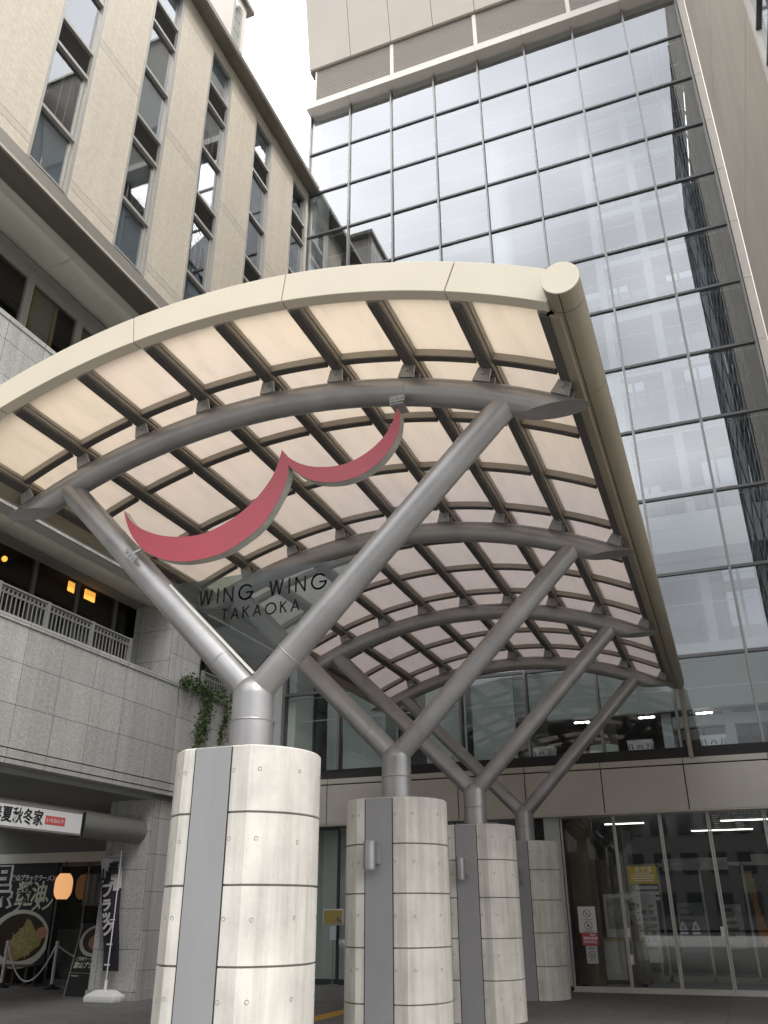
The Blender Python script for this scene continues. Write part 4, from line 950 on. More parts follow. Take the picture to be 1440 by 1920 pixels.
# ------------------------------------------------------------------ tiled building on the left
tb = thing('tiled_building', 'long beige tiled building with vertical window strips over a granite base, left of the canopy', 'building', (-13, 12, 0))
X0 = -10.9; kz = lambda k: 1.55 + k * abs(X0)
strips = [(8.62 + i * 2.677, 9.80 + i * 2.677) for i in range(-4, 5)]
zb, ztop = kz(1.2490), kz(2.185)
strips = [(a, min(b, 20.58)) for a, b in strips if a < 20.3]
zseam = [kz(1.277), kz(1.296), kz(1.693), kz(1.717), kz(2.146), kz(2.164)]
q = MB(); ys = [-4.0] + [v for s in strips for v in s] + [20.62]
zl = [kz(1.2473), zseam[0], zseam[1], zseam[2], zseam[3], zseam[4], zseam[5], 25.85]
for a, b in zip(ys[0::2], ys[1::2]):
    if b - a < .05: continue
    for i in range(7):
        q.box(X0 - .3, X0, a, b, zl[i] + (.006 if i else 0), zl[i + 1] - .006, 1 if i in (1, 3, 5) else 0)
    q.box(X0 - .3, X0 - .02, a + .01, b - .01, zl[0], zl[-1], 2)
for a, b in strips: q.box(X0 - .3, X0 - .01, a, b, ztop, 25.85, 0)
obj('tile_wall', q, ['tile', 'tileband', 'joint'], tb)
XW = X0 - .10
rn = random.Random(2)
for a, b in strips:
    zsp = [zb, kz(1.393), kz(1.575), kz(1.650), kz(1.812), kz(1.982), kz(2.060), ztop]
    q = MB()
    q.box(XW - .1, X0 + .012, a, a + .07, zb, ztop, 0).box(XW - .1, X0 + .012, b - .10, b, zb, ztop, 0)
    q.box(XW - .1, X0 + .03, a + .07, b - .10, zb, zb + .05, 0)
    for z in zsp[1:-1]: q.box(XW - .08, X0 - .01, a + .07, b - .10, z - .045, z + .045, 0)
    q.box(XW - .1, X0 - .02, a + .07, b - .10, ztop - .05, ztop, 0)
    q.box(XW - .04, XW + .03, b - .15, b - .11, zb + .05, zsp[2], 0)
    q.box(X0 - .32, X0 - .04, a, b, zb - .02, zb, 0)
    ws = obj('window_strip', q, ['winframe'], tb, bevel=.003)
    for i in (0, 1, 3, 4, 6):
        z0, z1 = zsp[i] + .045, zsp[i + 1] - .045
        p = obj('pane', MB().box(XW - .01, XW, a + .07, b - .10, z0, z1), 'offglass', ws)
        if i in (0, 3, 6) and rn.random() < .75:
            obj('spandrel', MB().box(XW - .10, XW - .06, a + .07, b - .1, z0, z1), 'greyshade', ws)
        elif i in (1, 4):
            n = rn.choice([0, 8, 14, 22, 30]); qq = MB()
            for s in range(n): qq.bar((XW - .12, a + .08, z1 - .04 - s * .05), (XW - .12, b - .11, z1 - .04 - s * .05), .035, .012, 0, (.5, 0, 1))
            for yy in (.30, .62, .85): qq.box(XW - .13, XW - .12, a + yy - .004, a + yy + .004, z0, z1)
            obj('blind', qq, 'blind', ws)
    for i in (2, 5):
        z0, z1 = zsp[i] + .045, zsp[i + 1] - .045; qq = MB()
        n = 16
        for s in range(n): 
            zz = z0 + (z1 - z0) * (s + .5) / n
            qq.prism([(XW - .05, zz + .016), (XW - .045, zz + .022), (XW + .02, zz - .010), (XW + .015, zz - .016)], 1, a + .07, b - .10, 0)
        qq.box(XW - .09, XW - .06, a + .07, b - .10, z0, z1, 1)
        obj('louvre', qq, ['louvredark', 'joint'], ws)
# rooms behind the strips
q = MB()
for z in (kz(1.25), kz(1.60), kz(2.02), 25.85): q.box(-16, X0 - .33, -4, 20.6, z - .3, z, 0)
q.box(-16.2, -16, -4, 20.6, 14, 26, 1)
obj('office_floor', q, ['room', 'room'], tb)
# roof eave, ledge and soffit of the tiled storeys
q = MB(); yj = [-4, 1.5, 6.5, 11.6, 14.6, 18.1, 20.62]
for a, b in zip(yj, yj[1:]): q.prism([(X0 - .35, 25.86), (-10.50, 25.72), (-10.46, 25.78), (-10.46, 25.96), (X0 - .35, 26.12)], 1, a + .004, b - .004)
obj('roof_eave', q, 'ledge', tb)
q = MB(); yj = [-4, 1, 5.2, 10.35, 14.1, 17.4, 20.62]
for a, b in zip(yj, yj[1:]):
    q.prism([(X0 - .1, 15.12), (-10.86, 15.12), (-10.80, 14.72), (X0 - .1, 14.74)], 1, a + .004, b - .004, 0)
    q.prism([(-11.3, 14.715), (-10.78, 14.715), (-10.78, 14.62), (-10.80, 14.60), (-11.3, 14.57)], 1, a + .004, b - .004, 0)
    q.box(-10.778, -10.770, a + .004, b - .004, 14.63, 14.70, 1)
obj('sill_ledge', q, ['ledge', 'ledgelight'], tb)
def soffit(z, xo, name, a, b, c):
    """lining under an overhang: outer board, rounded beam, inner strip and shadow gap"""
    q = MB(); yj = [-4, 4.0, 7.9, 10.85, 12.35, 15.2, 18.0, 20.62]
    for y0, y1 in zip(yj, yj[1:]):
        q.box(xo - a, xo, y0 + .003, y1 - .003, z, z + .12, 0)
        pr = [(xo - a - .002, z + .02)] + [(xo - a - (b - a) * s / 10, z + .02 - .10 * math.sin(PI * s / 10) ** .45) for s in range(1, 10)] + [(xo - b, z + .02), (xo - b, z + .12), (xo - a - .002, z + .12)]
        q.prism(pr, 1, y0 + .006, y1 - .006, 0)
        q.box(xo - c, xo - b - .02, y0 + .006, y1 - .006, z - .015, z + .10, 1)
    q.box(xo - c - .8, xo - .05, -4, 20.62, z + .125, z + .3, 2)
    return obj(name, q, ['soffit', 'soffitgreen', 'joint'], tb, smooth=30)
soffit(14.60, -11.0, 'upper_soffit', .56, 1.39, 1.62)
# third level: granite band with set-back windows
XG = -11.2
q = MB().box(XG - .3, XG, -4, 20.62, 8.36, 11.70, 0).box(XG - .04, XG, -4, 20.62, 8.19, 8.36, 0).box(XG - .32, XG + .02, -4, 20.62, 11.70, 11.80, 0)
obj('granite_band', q, 'granite', tb)
q = MB()
WY = [10.78 + 1.62 * i for i in range(-8, 7)]
for y in WY: q.box(-12.72, -12.60, y, y + .2, 11.0, 14.65)
q.box(-12.74, -12.62, -4, 20.6, 14.35, 14.66)
obj('window_post', q, 'winframe', tb)
for y in WY[:-1]:
    obj('band_window', MB().box(-12.68, -12.67, y + .2, y + 1.62, 10.9, 14.4), 'darkglass', tb)
q = MB()
for i, y in enumerate(WY[:-1]):
    if i % 3 != 1: q.box(-12.80, -12.74, y + .36, y + .46, 10.9, 14.4, 1).box(-12.80, -12.76, y + .48, y + 1.0, 10.9, 14.4, 0).box(-12.80, -12.74, y + 1.02, y + 1.12, 10.9, 14.4, 1)
obj('curtain', q, ['blind', 'curtaincream'], tb)
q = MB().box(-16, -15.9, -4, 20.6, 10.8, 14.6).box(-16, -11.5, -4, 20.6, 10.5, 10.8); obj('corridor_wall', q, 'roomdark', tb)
soffit(8.22, -11.25, 'lower_soffit', .35, .95, 1.36)
# second level: balcony with dark windows behind
q = MB().box(XG - .3, XG, -4, 20.62, 4.105, 6.20, 0).box(XG - .32, XG + .025, -4, 20.62, 6.205, 6.30, 0).box(XG - .3, XG, -4, 20.62, 3.945, 4.085, 0).box(XG - .3, XG - .01, -4, 20.62, 3.85, 3.925, 0).box(XG - .32, XG - .03, -4, 20.6, 3.86, 6.2, 1)
obj('granite_parapet', q, ['granite', 'joint'], tb)
q = MB().box(-16, XG - .32, -4, 20.62, 4.9, 5.2, 0).box(-18.5, XG - .32, -4, 20.62, 3.75, 3.95, 1); obj('balcony_floor', q, ['roomdark', 'soffitgreen'], tb)
q = MB()
for y in [-2 + 1.32 * i for i in range(17)]: q.box(-12.68, -12.60, y, y + .10, 5.2, 8.33)
q.box(-12.68, -12.59, -4, 20.6, 7.35, 7.42)
obj('balcony_window_frame', q, 'winframedark', tb)
for i in range(16):
    y = -2 + 1.32 * i
    obj('balcony_window', MB().box(-12.65, -12.64, y + .1, y + 1.32, 5.2, 8.33), 'darkglass', tb)
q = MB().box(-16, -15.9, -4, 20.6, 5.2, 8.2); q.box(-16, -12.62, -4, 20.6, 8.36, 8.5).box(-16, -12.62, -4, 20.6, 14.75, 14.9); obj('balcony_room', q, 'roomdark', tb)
# granite pillar through two storeys
q = MB().box(-12.5, -11.37, 15.83, 17.0, .17, 3.75, 0).box(-12.53, -11.34, 15.80, 17.03, 0, .165, 0).box(-12.5, -11.36, 15.83, 17.02, 5.2, 8.2, 0)
q.v = q.v
pl = obj('granite_pillar', q, ['granitex', 'granite'], tb)
for p in pl.data.polygons:
    if abs(p.normal.x) > .5: p.material_index = 1
q = MB()
for i in range(3): q.box(-12.5, -11.37, 15.83 - 12.5 * (i + 1) * .9, 15.83 - 12.5 * (i + 1) * .9 + 1.17, 0, 3.75)
obj('granite_pillar', q, 'granite', tb)
q = MB().box(-16.3, -10.98, 20.625, 20.9, 0, 25.8, 0); obj('end_wall', q, 'room', tb)
# stair tower above the roof
q = MB().box(-15, -10.62, 2.0, 15.12, 26.13, 28.62, 0); obj('stair_tower_wall', q, 'palepanel', tb)
q = MB().box(-15, -10.49, 1.8, 15.41, 28.62, 28.80, 0); obj('stair_tower_roof', q, 'ledge', tb)
q = MB().box(-10.625, -10.60, 14.40, 14.46, 26.0, 28.2).box(-10.625, -10.60, 14.84, 14.90, 26.0, 28.2)
for z in (26.3, 26.85, 27.4, 27.95): q.box(-10.625, -10.605, 14.46, 14.84, z, z + .04)
tw = obj('stair_tower_window', q, 'winframe', tb); obj('pane', MB().box(-10.618, -10.610, 14.46, 14.84, 26.0, 28.2), 'sideglass', tw)

# lit lamps seen through the balcony windows
for y, x, lb in ((13.72, -12.78, 'left of the two glowing orange lamps behind the balcony windows'), (14.27, -12.78, 'right of the two glowing orange lamps behind the balcony windows')):
    t = thing('room_lamp', lb, 'lamp', (x, y, 8.0), 'orange lamps behind the balcony windows')
    obj('shade', MB().box(x - .03, x, y, y + .42, 7.95 + .22, 8.42) if False else MB().box(x - .03, x, y + .04, y + .38, 7.99, 8.21), 'warm', t)
    q = MB()
    for s in range(3): q.box(x + .001, x + .006, y + .02, y + .40, 8.10 + s * .04, 8.112 + s * .04)
    obj('slats', q, 'brown', t)
t = thing('wall_glow_lamp', 'round warm lamp glowing behind the leftmost balcony window', 'lamp', (-12.95, 12.02, 7.9))
obj('globe', MB().lathe([(.015, -.06), (.045, -.04), (.06, 0), (.045, .04), (.015, .06)], (-12.95, 12.02, 8.1), 16), 'warm', t, smooth=60); obj('stem', MB().cyl((-12.95, 12.02, 8.18), (-12.95, 12.02, 8.5), .01, 8), 'mulldark', t)

# balcony railings
def railing(y0, y1, posts, label):
    x = -11.30; zt, z0 = 6.84, 6.32
    t = thing('balcony_railing', label, 'railing', (x, (y0 + y1) / 2, 6.30), 'balcony railings on the granite wall')
    obj('top_rail', MB().box(x - .03, x + .03, y0, y1, zt - .03, zt), 'railing', t)
    obj('bottom_rail', MB().box(x - .02, x + .02, y0, y1, z0, z0 + .03), 'railing', t)
    for p in posts: obj('post', MB().box(x - .035, x + .035, p - .035, p + .035, 6.30, zt + .01), 'railing', t)
    q = MB(); n = int((y1 - y0) / .105)
    for i in range(n): yy = y0 + (i + .5) * (y1 - y0) / n; q.box(x - .009, x + .009, yy - .009, yy + .009, z0, zt - .03)
    obj('balusters', q, 'railing', t)
    q = MB(); q.box(x - .012, x + .012, y0, y1, zt - .16, zt - .145); n = int((y1 - y0) / .105)
    for i in range(n):
        a = y0 + i * (y1 - y0) / n; b = y0 + (i + 1) * (y1 - y0) / n
        q.bar((x, a, zt - .15), (x, b, zt - .03), .012, .012, 0, (1, 0, 0)); q.bar((x, a, zt - .03), (x, b, zt - .15), .012, .012, 0, (1, 0, 0))
    obj('lattice', q, 'railing', t)
railing(4.0, 14.27, [4.04 + .0, 5.3, 6.6, 7.9, 9.2, 10.5, 11.73, 13.0, 14.23], 'longer grey balcony railing with crossed lattice, left of the granite pillar')
railing(17.05, 20.5, [17.09, 18.3, 19.4, 20.46], 'short balcony railing with crossed lattice, right of the granite pillar by the ivy')

# ivy hanging over the parapet
def ivy(label, path, wid, n, seed):
    rn = random.Random(seed); t = thing('ivy', label, 'ivy', (XG + .05, path[-1][0], path[-1][1]), 'ivy hanging over the granite wall')
    q = MB(); P = [Vector((XG + .05, y, z)) for y, z in path]; q.tube(P, .012, 6)
    for k in range(5):
        i = rn.randrange(len(P) - 1); a = P[i]; q.tube([a, a + Vector((.03, rn.uniform(-.25, .25), -.2)), a + Vector((.02, rn.uniform(-.3, .3), -.6))], .006, 5)
    obj('stem', q, 'stem', t)
    q = MB(); 
    seglen = [(P[i + 1] - P[i]).length for i in range(len(P) - 1)]; tot = sum(seglen)
    for k in range(n):
        s = rn.random() * tot; i = 0
        while s > seglen[i] and i < len(seglen) - 1: s -= seglen[i]; i += 1
        c = P[i].lerp(P[i + 1], min(1, s / seglen[i])); wv = wid[i] + (wid[i + 1] - wid[i]) * s / seglen[i]
        c = c + Vector((abs(rn.gauss(0, .07)), rn.gauss(0, wv * .5), rn.gauss(0, .09)))
        sz = rn.uniform(.018, .045); d = Vector((rn.uniform(.2, 1), rn.uniform(-1, 1), rn.uniform(-1.2, .4))).normalized(); a = d.orthogonal().normalized(); b = d.cross(a); th = rn.uniform(0, 6.28); a, b = a * math.cos(th) + b * math.sin(th), b * math.cos(th) - a * math.sin(th)
        q.add([c - a * sz, c - a * .2 * sz + b * sz * .7 + d * .008, c + a * sz * 1.2, c - a * .2 * sz - b * sz * .7 + d * .008], [(0, 1, 2, 3)], 1 if rn.random() < .35 else 0)
    obj('leaves', q, ['leaf', 'leaf2'], t)
ivy('broad dense ivy strand hanging down the granite wall beside the front pier', [(16.0, 6.33), (16.7, 6.36), (17.15, 6.32), (17.1, 5.9), (17.0, 5.5), (16.85, 5.1)], [.10, .16, .26, .26, .34, .22], 1250, 1)
ivy('thin ivy strand with sparse leaves, close to the front column stem', [(17.3, 6.36), (17.8, 6.33), (18.05, 6.2), (18.0, 5.9), (17.9, 5.6), (17.8, 5.28)], [.12, .12, .15, .12, .14, .10], 420, 2)

# ------------------------------------------------------------------ ramen shop under the overhang
SHY = 18.6
sf = thing('ramen_shop', 'dark glazed ramen shop front set back under the granite overhang', 'shop front', (-16, SHY, 0))
q = MB().box(-20, -12.6, SHY + .2, SHY + .3, 0, 3.75, 0).box(-20, -12.55, SHY - .1, SHY + .2, 2.72, 2.95, 1).box(-20, -12.55, SHY - .05, SHY + .2, 2.95, 3.75, 2).box(-20.1, -20, 4, SHY + .2, 0, 3.75, 2).box(-12.7, -12.5, 17.05, SHY + .2, 0, 3.75, 2)
obj('wall', q, ['black', 'soffit', 'tubegrey'], sf)
q = MB()
for x in (-15.98, -15.1, -14.2, -13.3): q.box(x - .03, x + .03, SHY - .03, SHY + .03, 0, 2.72)
q.box(-16, -13.3, SHY - .03, SHY + .03, 2.62, 2.72).box(-16, -13.3, SHY - .02, SHY + .02, 0, .12); obj('door_frame', q, 'winframedark', sf)
for a, b in ((-15.95, -15.13), (-15.07, -14.23), (-14.17, -13.33)): obj('door_pane', MB().box(a, b, SHY - .005, SHY + .005, .12, 2.62), 'darkglass', sf)
q = MB().box(-15.9, -15.2, SHY + .1, SHY + .13, .1, 1.2); obj('interior_panel', q, 'inkgrey', sf)
t = thing('ramen_poster', 'big black ramen poster with a bowl photograph left of the lantern', 'poster', (-17.3, SHY - .1, .4))
PYs = SHY - .06
obj('backing', MB().box(-19.3, -16.03, PYs, PYs + .05, .42, 2.72), 'black', t)
def disc(mb, x, z, rx, rz, y, m=0, n=40, clipx=None):
    pts = [(x + rx * math.cos(2 * PI * i / n), z + rz * math.sin(2 * PI * i / n)) for i in range(n)]
    if clipx is not None: pts = [(min(p[0], clipx), p[1]) for p in pts]
    mb.prism(pts, 1, y, y + .002, m)
q = MB(); disc(q, -16.95, .98, .95, .66, PYs - .003, 0, clipx=-16.04); disc(q, -16.9, 1.02, .80, .53, PYs - .006, 1, clipx=-16.04); obj('bowl', q, ['bowl', 'soup'], t)
q = MB(); rn = random.Random(8)
blob = [(-17.25, .55), (-16.95, .50), (-16.6, .62), (-16.25, .85), (-16.2, 1.05), (-16.45, 1.18), (-16.62, 1.38), (-16.75, 1.44), (-16.85, 1.25), (-17.1, 1.05), (-17.3, .8)]
q.prism(blob, 1, PYs - .009, PYs - .007, 1)
for i in range(90):
    x = rn.uniform(-17.15, -16.35); z = rn.uniform(.62, 1.25); 
    if abs((x + 16.72) / .55) + abs((z - .92) / .42) > 1: continue
    a = rn.uniform(0, PI); pts = [(x + s * .07 * math.cos(a + s * .5), PYs - .012, z + s * .05 * math.sin(a + s * .5)) for s in (-1.5, -.7, 0, .7, 1.5)]
    q.tube(pts, .008, 4, 0)
obj('noodles', q, ['noodle', 'noodle2'], t)
q = MB(); disc(q, -16.24, 1.12, .17, .13, PYs - .0115, 0, clipx=-16.04); obj('pork', q, 'pork', t); q = MB(); disc(q, -17.2, .72, .12, .14, PYs - .0115, 0); obj('pork', q, 'pork', t)
q = text_mb('富山ブラックラーメン', .15, (-17.47, PYs - .004, 2.33), (1, 0, -.02), (0, 0, 1), off=.006, shear=.1, width=1.42); obj('caption', q, 'paper', t)
q = text_mb('醤油', .50, (-17.24, PYs - .004, 1.86), (1, 0, 0), (0, 0, 1), off=.014, shear=.1, width=.96); text_mb('ラーメン', .36, (-17.27, PYs - .004, 1.60), (1, 0, .05), (0, 0, 1), off=.012, shear=.25, width=1.22, mb=q); obj('headline', q, 'kana', t)
q = text_mb('黒', 1.05, (-18.42, PYs - .004, 1.80), (1, 0, 0), (0, 0, 1), off=.045); obj('big_character_outline', q, 'signwhite', t)
q = text_mb('黒', 1.05, (-18.40, PYs - .008, 1.80), (1, 0, 0), (0, 0, 1), off=.012); obj('big_character', q, 'black', t)
# lantern and noren curtain
t = thing('paper_lantern', 'glowing oval paper lantern hanging beside the ramen poster', 'lantern', (-15.55, 18.2, 1.85))
q = MB(); pr = []
for i in range(25):
    u = i / 24; zz = 1.86 + .58 * u; r = .215 * (1 - abs(2 * u - 1) ** 3.2 * .45) - (.004 if i % 2 else 0); pr.append((r, zz))
q.lathe(pr, (-15.50, 18.2, 0), 28); obj('shade', q, 'lantern', t, smooth=60)
q = MB().lathe([(.10, 2.43), (.12, 2.44), (.12, 2.48), (.10, 2.49)], (-15.5, 18.2, 0), 20).lathe([(.10, 1.82), (.12, 1.83), (.12, 1.87), (.10, 1.88)], (-15.5, 18.2, 0), 20); q.cyl((-15.5, 18.2, 2.48), (-15.5, 18.2, 2.75), .008, 6); obj('ring', q, 'black', t)
t = thing('noren_curtain', 'grey cloth curtain hanging in the shop doorway right of the lantern', 'curtain', (-14.5, 18.45, 1.7))
q = MB()
for k in range(3):
    xs = [-15.05 + k * .55 + i * .05 for i in range(11)]
    for i in range(10):
        y0 = 18.42 + .02 * math.sin(i * 1.7 + k); y1 = 18.42 + .02 * math.sin((i + 1) * 1.7 + k)
        q.add([(xs[i], y0, 1.72), (xs[i + 1], y1, 1.72), (xs[i + 1], y1, 2.42), (xs[i], y0, 2.42), (xs[i], y0 + .006, 1.72), (xs[i + 1], y1 + .006, 1.72), (xs[i + 1], y1 + .006, 2.42), (xs[i], y0 + .006, 2.42)], [(0, 1, 2, 3), (7, 6, 5, 4), (0, 4, 5, 1), (3, 2, 6, 7)])
obj('cloth', q, 'inkgrey', t, smooth=60); obj('rod', MB().cyl((-15.1, 18.425, 2.44), (-13.3, 18.425, 2.44), .015, 8), 'black', t)
# awning tube with the shop sign
t = thing('awning_tube', 'round grey tube along the passage ceiling ending at the granite pillar', 'tube', (-11.85, 12, 3.12))
obj('tube', MB().cyl((-11.75, 3, 3.125), (-11.75, 15.83, 3.125), .255, 36), 'tubegrey', t, smooth=35)
XS = -11.44
t = thing('shop_sign', 'white shop sign with black characters and a small red label on the grey tube', 'sign', (XS, 12.5, 2.95))
q = MB().box(XS - .10, XS, 9.6, 13.68, 2.90, 3.25); obj('face', q, 'signwhite', t, bevel=.004)
q = MB().prism([(XS - .30, 2.86), (XS + .005, 2.86), (XS + .015, 3.29), (XS - .30, 3.33)], 1, 13.69, 13.76); obj('end_cap', q, 'black', t)
q = MB().box(XS - .45, XS + .004, 9.6, 13.69, 3.252, 3.285).box(XS - .35, XS + .004, 9.6, 13.69, 2.868, 2.899); obj('trim', q, 'tubegrey', t)
q = text_mb('春夏秋冬家', .27, (XS + .002, 11.40, 2.985), (0, 1, 0), (0, 0, 1), off=.005, width=1.24, ext=.003); obj('characters', q, 'black', t)
q = MB().box(XS - .02, XS + .003, 12.70, 13.22, 2.995, 3.145); obj('red_label', q, 'redprint', t, bevel=.002)
q = text_mb('いちねんや', .085, (XS + .0045, 12.74, 3.04), (0, 1, 0), (0, 0, 1), width=.44, ext=.002); obj('label_characters', q, 'paper', t)
# rope stanchions
def stanchion(x, y, lab):
    t = thing('rope_stanchion', lab, 'stanchion', (x, y, 0), 'white stanchions in front of the shop')
    obj('pole', MB().cyl((x, y, .05), (x, y, .92), .035, 16).lathe([(.01, .98), (.04, .955), (.045, .93), (.03, .90)], (x, y, 0), 16), 'plastic', t, smooth=50)
    obj('base', MB().lathe([(.19, 0), (.19, .03), (.06, .07), (.04, .10)], (x, y, 0), 24), 'black', t, smooth=40); return t
s1 = stanchion(-14.92, 17.6, 'white rope stanchion on the right, nearest the folding sign')
s2 = copy_tree(s1); s2.location.x = -16.38; s2['label'] = 'white rope stanchion on the left, in front of the bowl poster'
def rope(a, b, sag, lab):
    pts = [(a[0] + (b[0] - a[0]) * i / 14, a[1] + (b[1] - a[1]) * i / 14, a[2] + (b[2] - a[2]) * i / 14 - sag * (1 - (2 * i / 14 - 1) ** 2)) for i in range(15)]
    tag(obj('barrier_rope', MB().tube(pts, .018, 8), 'paper', loc=((a[0] + b[0]) / 2, a[1], a[2] - sag), smooth=60), lab, 'rope', 'ropes between the stanchions')
rope((-16.35, 17.6, .88), (-14.95, 17.6, .88), .74, 'deeply sagging white rope between the two stanchions')
rope((-14.89, 17.6, .88), (-13.6, 18.3, .60), .2, 'rope running from the right stanchion behind the folding sign')
# bench behind the rope
t = thing('bench', 'low wooden bench under the ramen poster', 'bench', (-16.7, 18.2, 0))
obj('seat', MB().box(-17.4, -16.0, 18.0, 18.4, .40, .44), 'brown', t, bevel=.004)
for x in (-17.3, -16.75, -16.1):
    obj('leg', MB().box(x - .03, x + .03, 18.03, 18.08, 0, .40), 'brown', t); obj('leg', MB().box(x - .03, x + .03, 18.32, 18.37, 0, .40), 'brown', t)
# folding board
t = thing('folding_sign', 'black folding sign with half a ramen bowl, leaning beside the granite pillar', 'sign board', (-13.2, 16.6, 0))
def ab(u, v, d=0.0):                                             # board plane: u along, v up the slope
    return Vector((-13.44 + u * .98 + 0, 16.28 + v * .22 - d, v * 1.0)) + Vector((0, u * -.06, 0))
q = MB()
vs = [ab(0, 0), ab(.75, 0), ab(.75, 1.35), ab(0, 1.35), ab(0, 0, -.03), ab(.75, 0, -.03), ab(.75, 1.35, -.03), ab(0, 1.35, -.03)]
q.add(vs, [(0, 1, 2, 3), (7, 6, 5, 4), (0, 4, 5, 1), (1, 5, 6, 2), (2, 6, 7, 3), (3, 7, 4, 0)]); obj('board', q, 'black', t)
q = MB().bar(ab(0, 0, .003), ab(0, 1.35, .003), .02, .012).bar(ab(.75, 0, .003), ab(.75, 1.35, .003), .02, .012).bar(ab(0, .42, .003), ab(.75, .42, .003), .008, .008); obj('frame', q, 'winframe', t)
vb = (ab(0, 1) - ab(0, 0)).normalized(); ub = (ab(1, 0) - ab(0, 0)).normalized()
def bdisc(cu_, cv, ru, rv, d, m, mb, mx=.73):
    pts = [ab(min(mx, max(.015, cu_ + ru * math.cos(2 * PI * i / 30))), cv + rv * math.sin(2 * PI * i / 30), d) for i in range(30)]; mb.add(pts, [list(range(30))], m)
q = MB(); bdisc(.48, 1.02, .44, .30, .004, 0, q); bdisc(.50, 1.03, .37, .245, .006, 1, q); bdisc(.52, 1.0, .22, .15, .008, 2, q); obj('bowl', q, ['bowl', 'soup', 'pork'], t)
q = text_mb('ご当地ラーメン', .075, ab(.07, .655, .006), ub, vb, off=.002, shear=.15); text_mb('富山ブラック', .125, ab(.06, .52, .006), ub, vb, off=.004, shear=.15, mb=q)
q.add([ab(.05, .36, .005), ab(.25, .36, .005), ab(.25, .375, .005), ab(.05, .375, .005)], [(0, 1, 2, 3)])
obj('lettering', q, 'kana', t)
q = MB(); vs = [Vector((p.x, 16.95 - (p.y - 16.28), p.z)) for p in vs]; q.add(vs, [(3, 2, 1, 0), (4, 5, 6, 7), (1, 5, 4, 0), (2, 6, 5, 1), (3, 7, 6, 2), (0, 4, 7, 3)]); obj('back_board', q, 'black', t)
# banner flag on its weighted base
t = thing('banner_flag', 'tall narrow black and white banner flag on a pole in front of the granite pillar', 'banner', (-11.86, 15.6, 0))
def nob(u, v): return Vector((-12.40 + .50 * u + (v - 1) * -.13 - .12 * (1 - v) * 0 + .26 * (1 - v), 15.585 + .025 * math.sin(u * 5 + v * 4) + .02 * math.sin(v * 9), .52 + 2.06 * v))
q = MB(); nu, nv = 8, 40
G = [[nob(i / nu * (.78 + .22 * j / nv) + .0, j / nv) for i in range(nu + 1)] for j in range(nv + 1)]
vs = [p for r_ in G for p in r_] + [p + Vector((0, .004, 0)) for r_ in G for p in r_]; n1 = (nu + 1) * (nv + 1)
for j in range(nv):
    for i in range(nu):
        a = j * (nu + 1) + i; u = (i + .5) / nu; v = (j + .5) / nv
        white = v > .74 + .08 * math.sin(u * 4.2) + .05 * (u < .5) - .05 * math.sin(u * 11)
        q.f += [[a, a + 1, a + nu + 2, a + nu + 1], [n1 + a + nu + 1, n1 + a + nu + 2, n1 + a + 1, n1 + a]]; q.m += [1 if white else 0] * 2
q.v = vs; obj('cloth', q, ['cloth', 'clothwhite'], t, smooth=70)
q = text_mb('富', .27, (-12.12, 15.545, 2.28), (1, 0, .12), (-.08, 0, 1), off=.008); text_mb('山', .25, (-12.36, 15.545, 2.16), (1, 0, .12), (-.08, 0, 1), off=.008, mb=q); obj('top_characters', q, 'black', t)
q = MB()
for i, (ch, sz) in enumerate((('ブ', .30), ('ラ', .25), ('ッ', .25), ('ク', .30), ('ラ', .2), ('ー', .2), ('メ', .2), ('ン', .2))):
    z = [1.86, 1.60, 1.40, 1.16, .98, .84, .72, .60][i]; x = -12.22 + (1.86 - z) * .17
    if i < 4: text_mb(ch, sz, (x, 15.54, z), (1, 0, .08), (-.08, 0, 1), off=.012, mb=q)
obj('brush_characters', q, 'clothwhite', t)
q = MB().cyl((-11.865, 15.54, .25), (-11.86, 15.55, 1.5), .013, 10).cyl((-11.86, 15.55, 1.5), (-11.875, 15.55, 2.72), .011, 10).cyl((-11.88, 15.55, 2.63), (-12.36, 15.565, 2.59), .007, 8)
for z in (.62, .98, 1.42, 1.98): q.box(-11.95, -11.83, 15.53, 15.56, z, z + .022)
obj('pole', q, 'plastic', t, smooth=35)
q = MB(); bs = [(-.34, -.20), (.34, -.20), (.38, 0), (.34, .20), (-.34, .20), (-.38, 0)]
def br(s, z): return [(-11.865 + x * s, 15.55 + y * s, z) for x, y in bs]
vs = br(.97, 0) + br(1, .05) + br(.98, .10) + br(.55, .19) + br(.45, .20); fs = [(5, 4, 3, 2, 1, 0), tuple(24 + k for k in range(6))]
for i in range(4): fs += [(i * 6 + k, i * 6 + (k + 1) % 6, i * 6 + 6 + (k + 1) % 6, i * 6 + 6 + k) for k in range(6)]
q.add(vs, fs); q.cyl((-11.865, 15.545, .19), (-11.865, 15.545, .36), .032, 14); obj('weighted_base', q, 'plastic', t, bevel=.006)

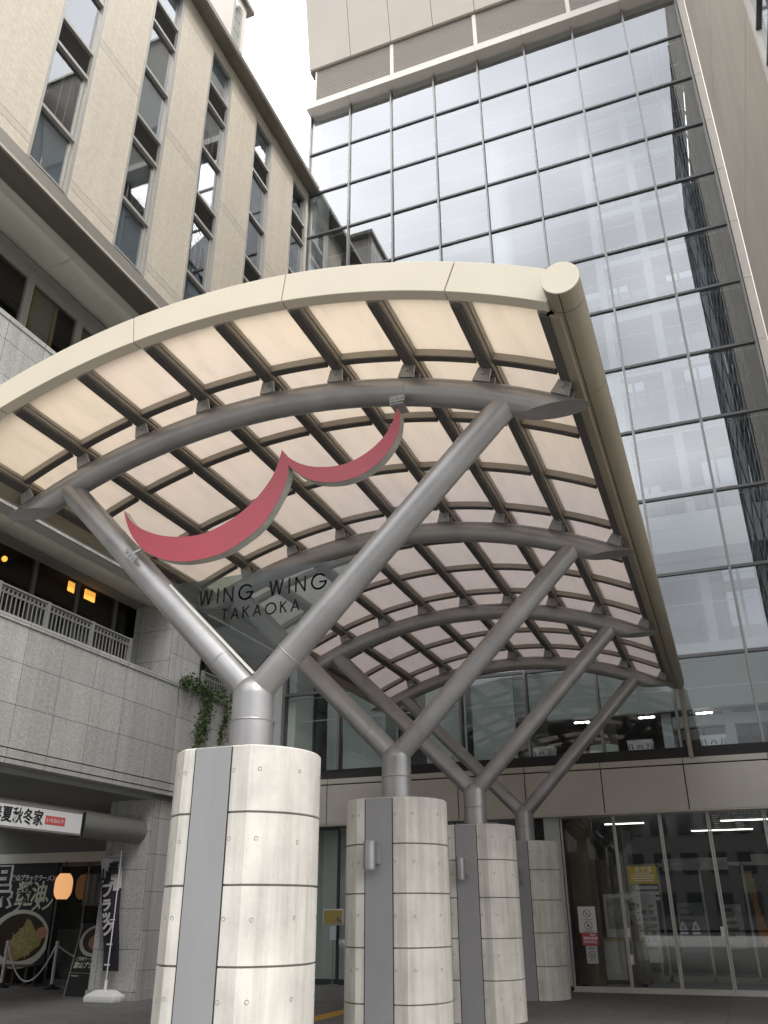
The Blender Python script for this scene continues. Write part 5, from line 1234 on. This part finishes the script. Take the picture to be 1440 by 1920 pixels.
# ------------------------------------------------------------------ projecting wing on the right
rw = thing('side_wing', 'plain beige projecting wing wall with glazing beyond it, upper right', 'building', (6, 15, 10))
XR = 3.02; q = MB()
zz = [0.0, 4.6, 8.9, 13.4, 18.46, 23.52, 30.2, 37.2]  # upper wall, carried down unseen to the ground to block side light
for a, b in zip(zz, zz[1:]): q.box(XR, XR + 3.5, 13.15, 20.62, a + .012, b - .012, 0)
q.box(XR + .03, XR + 3.5, 13.16, 20.61, 0, 37.2, 1)
obj('rendered_wall', q, ['wingwall', 'joint'], rw)
q = MB()
for i in range(80): q.box(XR - .004, XR + .3, 12.93, 13.14, 12 + i * .315, 12.305 + i * .315)
obj('tile_border', q, 'palepanel', rw)
ysg = [12.9 - 1.35 * i for i in range(9)]; zg = [12 + 1.05 * i for i in range(25)]
q = MB()
q.box(XR - .06, XR + .1, 12.78, 12.92, 12, 37.2, 0)
for y in ysg: q.box(XR - .03, XR + .08, y - .045, y + .045, 12, 37.2, 1)
for z in zg: q.box(XR - .025, XR + .07, ysg[-1], 12.9, z - .035, z + .035, 1)
obj('window_grid', q, ['palepanel', 'mulldark'], rw)
for i in range(8): obj('window_pane', MB().box(XR + .03, XR + .04, ysg[i + 1], ysg[i], 12, 37.2), 'sideglass', rw)
q = MB()
for y in ysg: q.box(XR + 3.4, XR + 3.5, y - .045, y + .045, 12, 37.2)
for z in zg[::4]: q.box(XR + .1, XR + 3.4, 2.1, 12.9, z - .12, z + .05)
obj('wing_floor', q, 'lightsteel', rw)
q = MB().box(XR, XR + 3.5, 2.1, 20.6, 11.8, 11.99); obj('wing_underside', q, 'wingwall', rw)

# ------------------------------------------------------------------ the street behind the camera (mirrored in the doors)
def town(x0, x1, y, d, h, label, rows, cols):
    t = thing('street_building', label, 'building', ((x0 + x1) / 2, y, 0), 'buildings across the street')
    obj('wall', MB().box(x0, x1, y - d, y, 0, h), 'townwall', t, bevel=.05)
    q = MB()
    for r_ in range(rows):
        z = 1.2 + r_ * (h - 1) / rows
        for c_ in range(cols * 2):
            xa = x0 + .8 + c_ * (x1 - x0 - 1.2) / (cols * 2); q.box(xa, xa + (x1 - x0) / (cols * 2) * .6, y, y + .03, z, z + (h - 1) / rows * .55)
    obj('window_band', q, 'townglass', t)
    obj('roof', MB().box(x0 - .2, x1 + .2, y - d - .2, y + .2, h, h + .4), 'ledge', t)
town(-50, -26, -42, 12, 11, 'low dark building across the street, farthest to the left', 3, 6)
town(-24, 10, -44, 14, 14, 'tallest dark building across the street, opposite the entrance', 4, 7)
town(12, 38, -43, 12, 9, 'low dark building across the street, to the right', 2, 6)
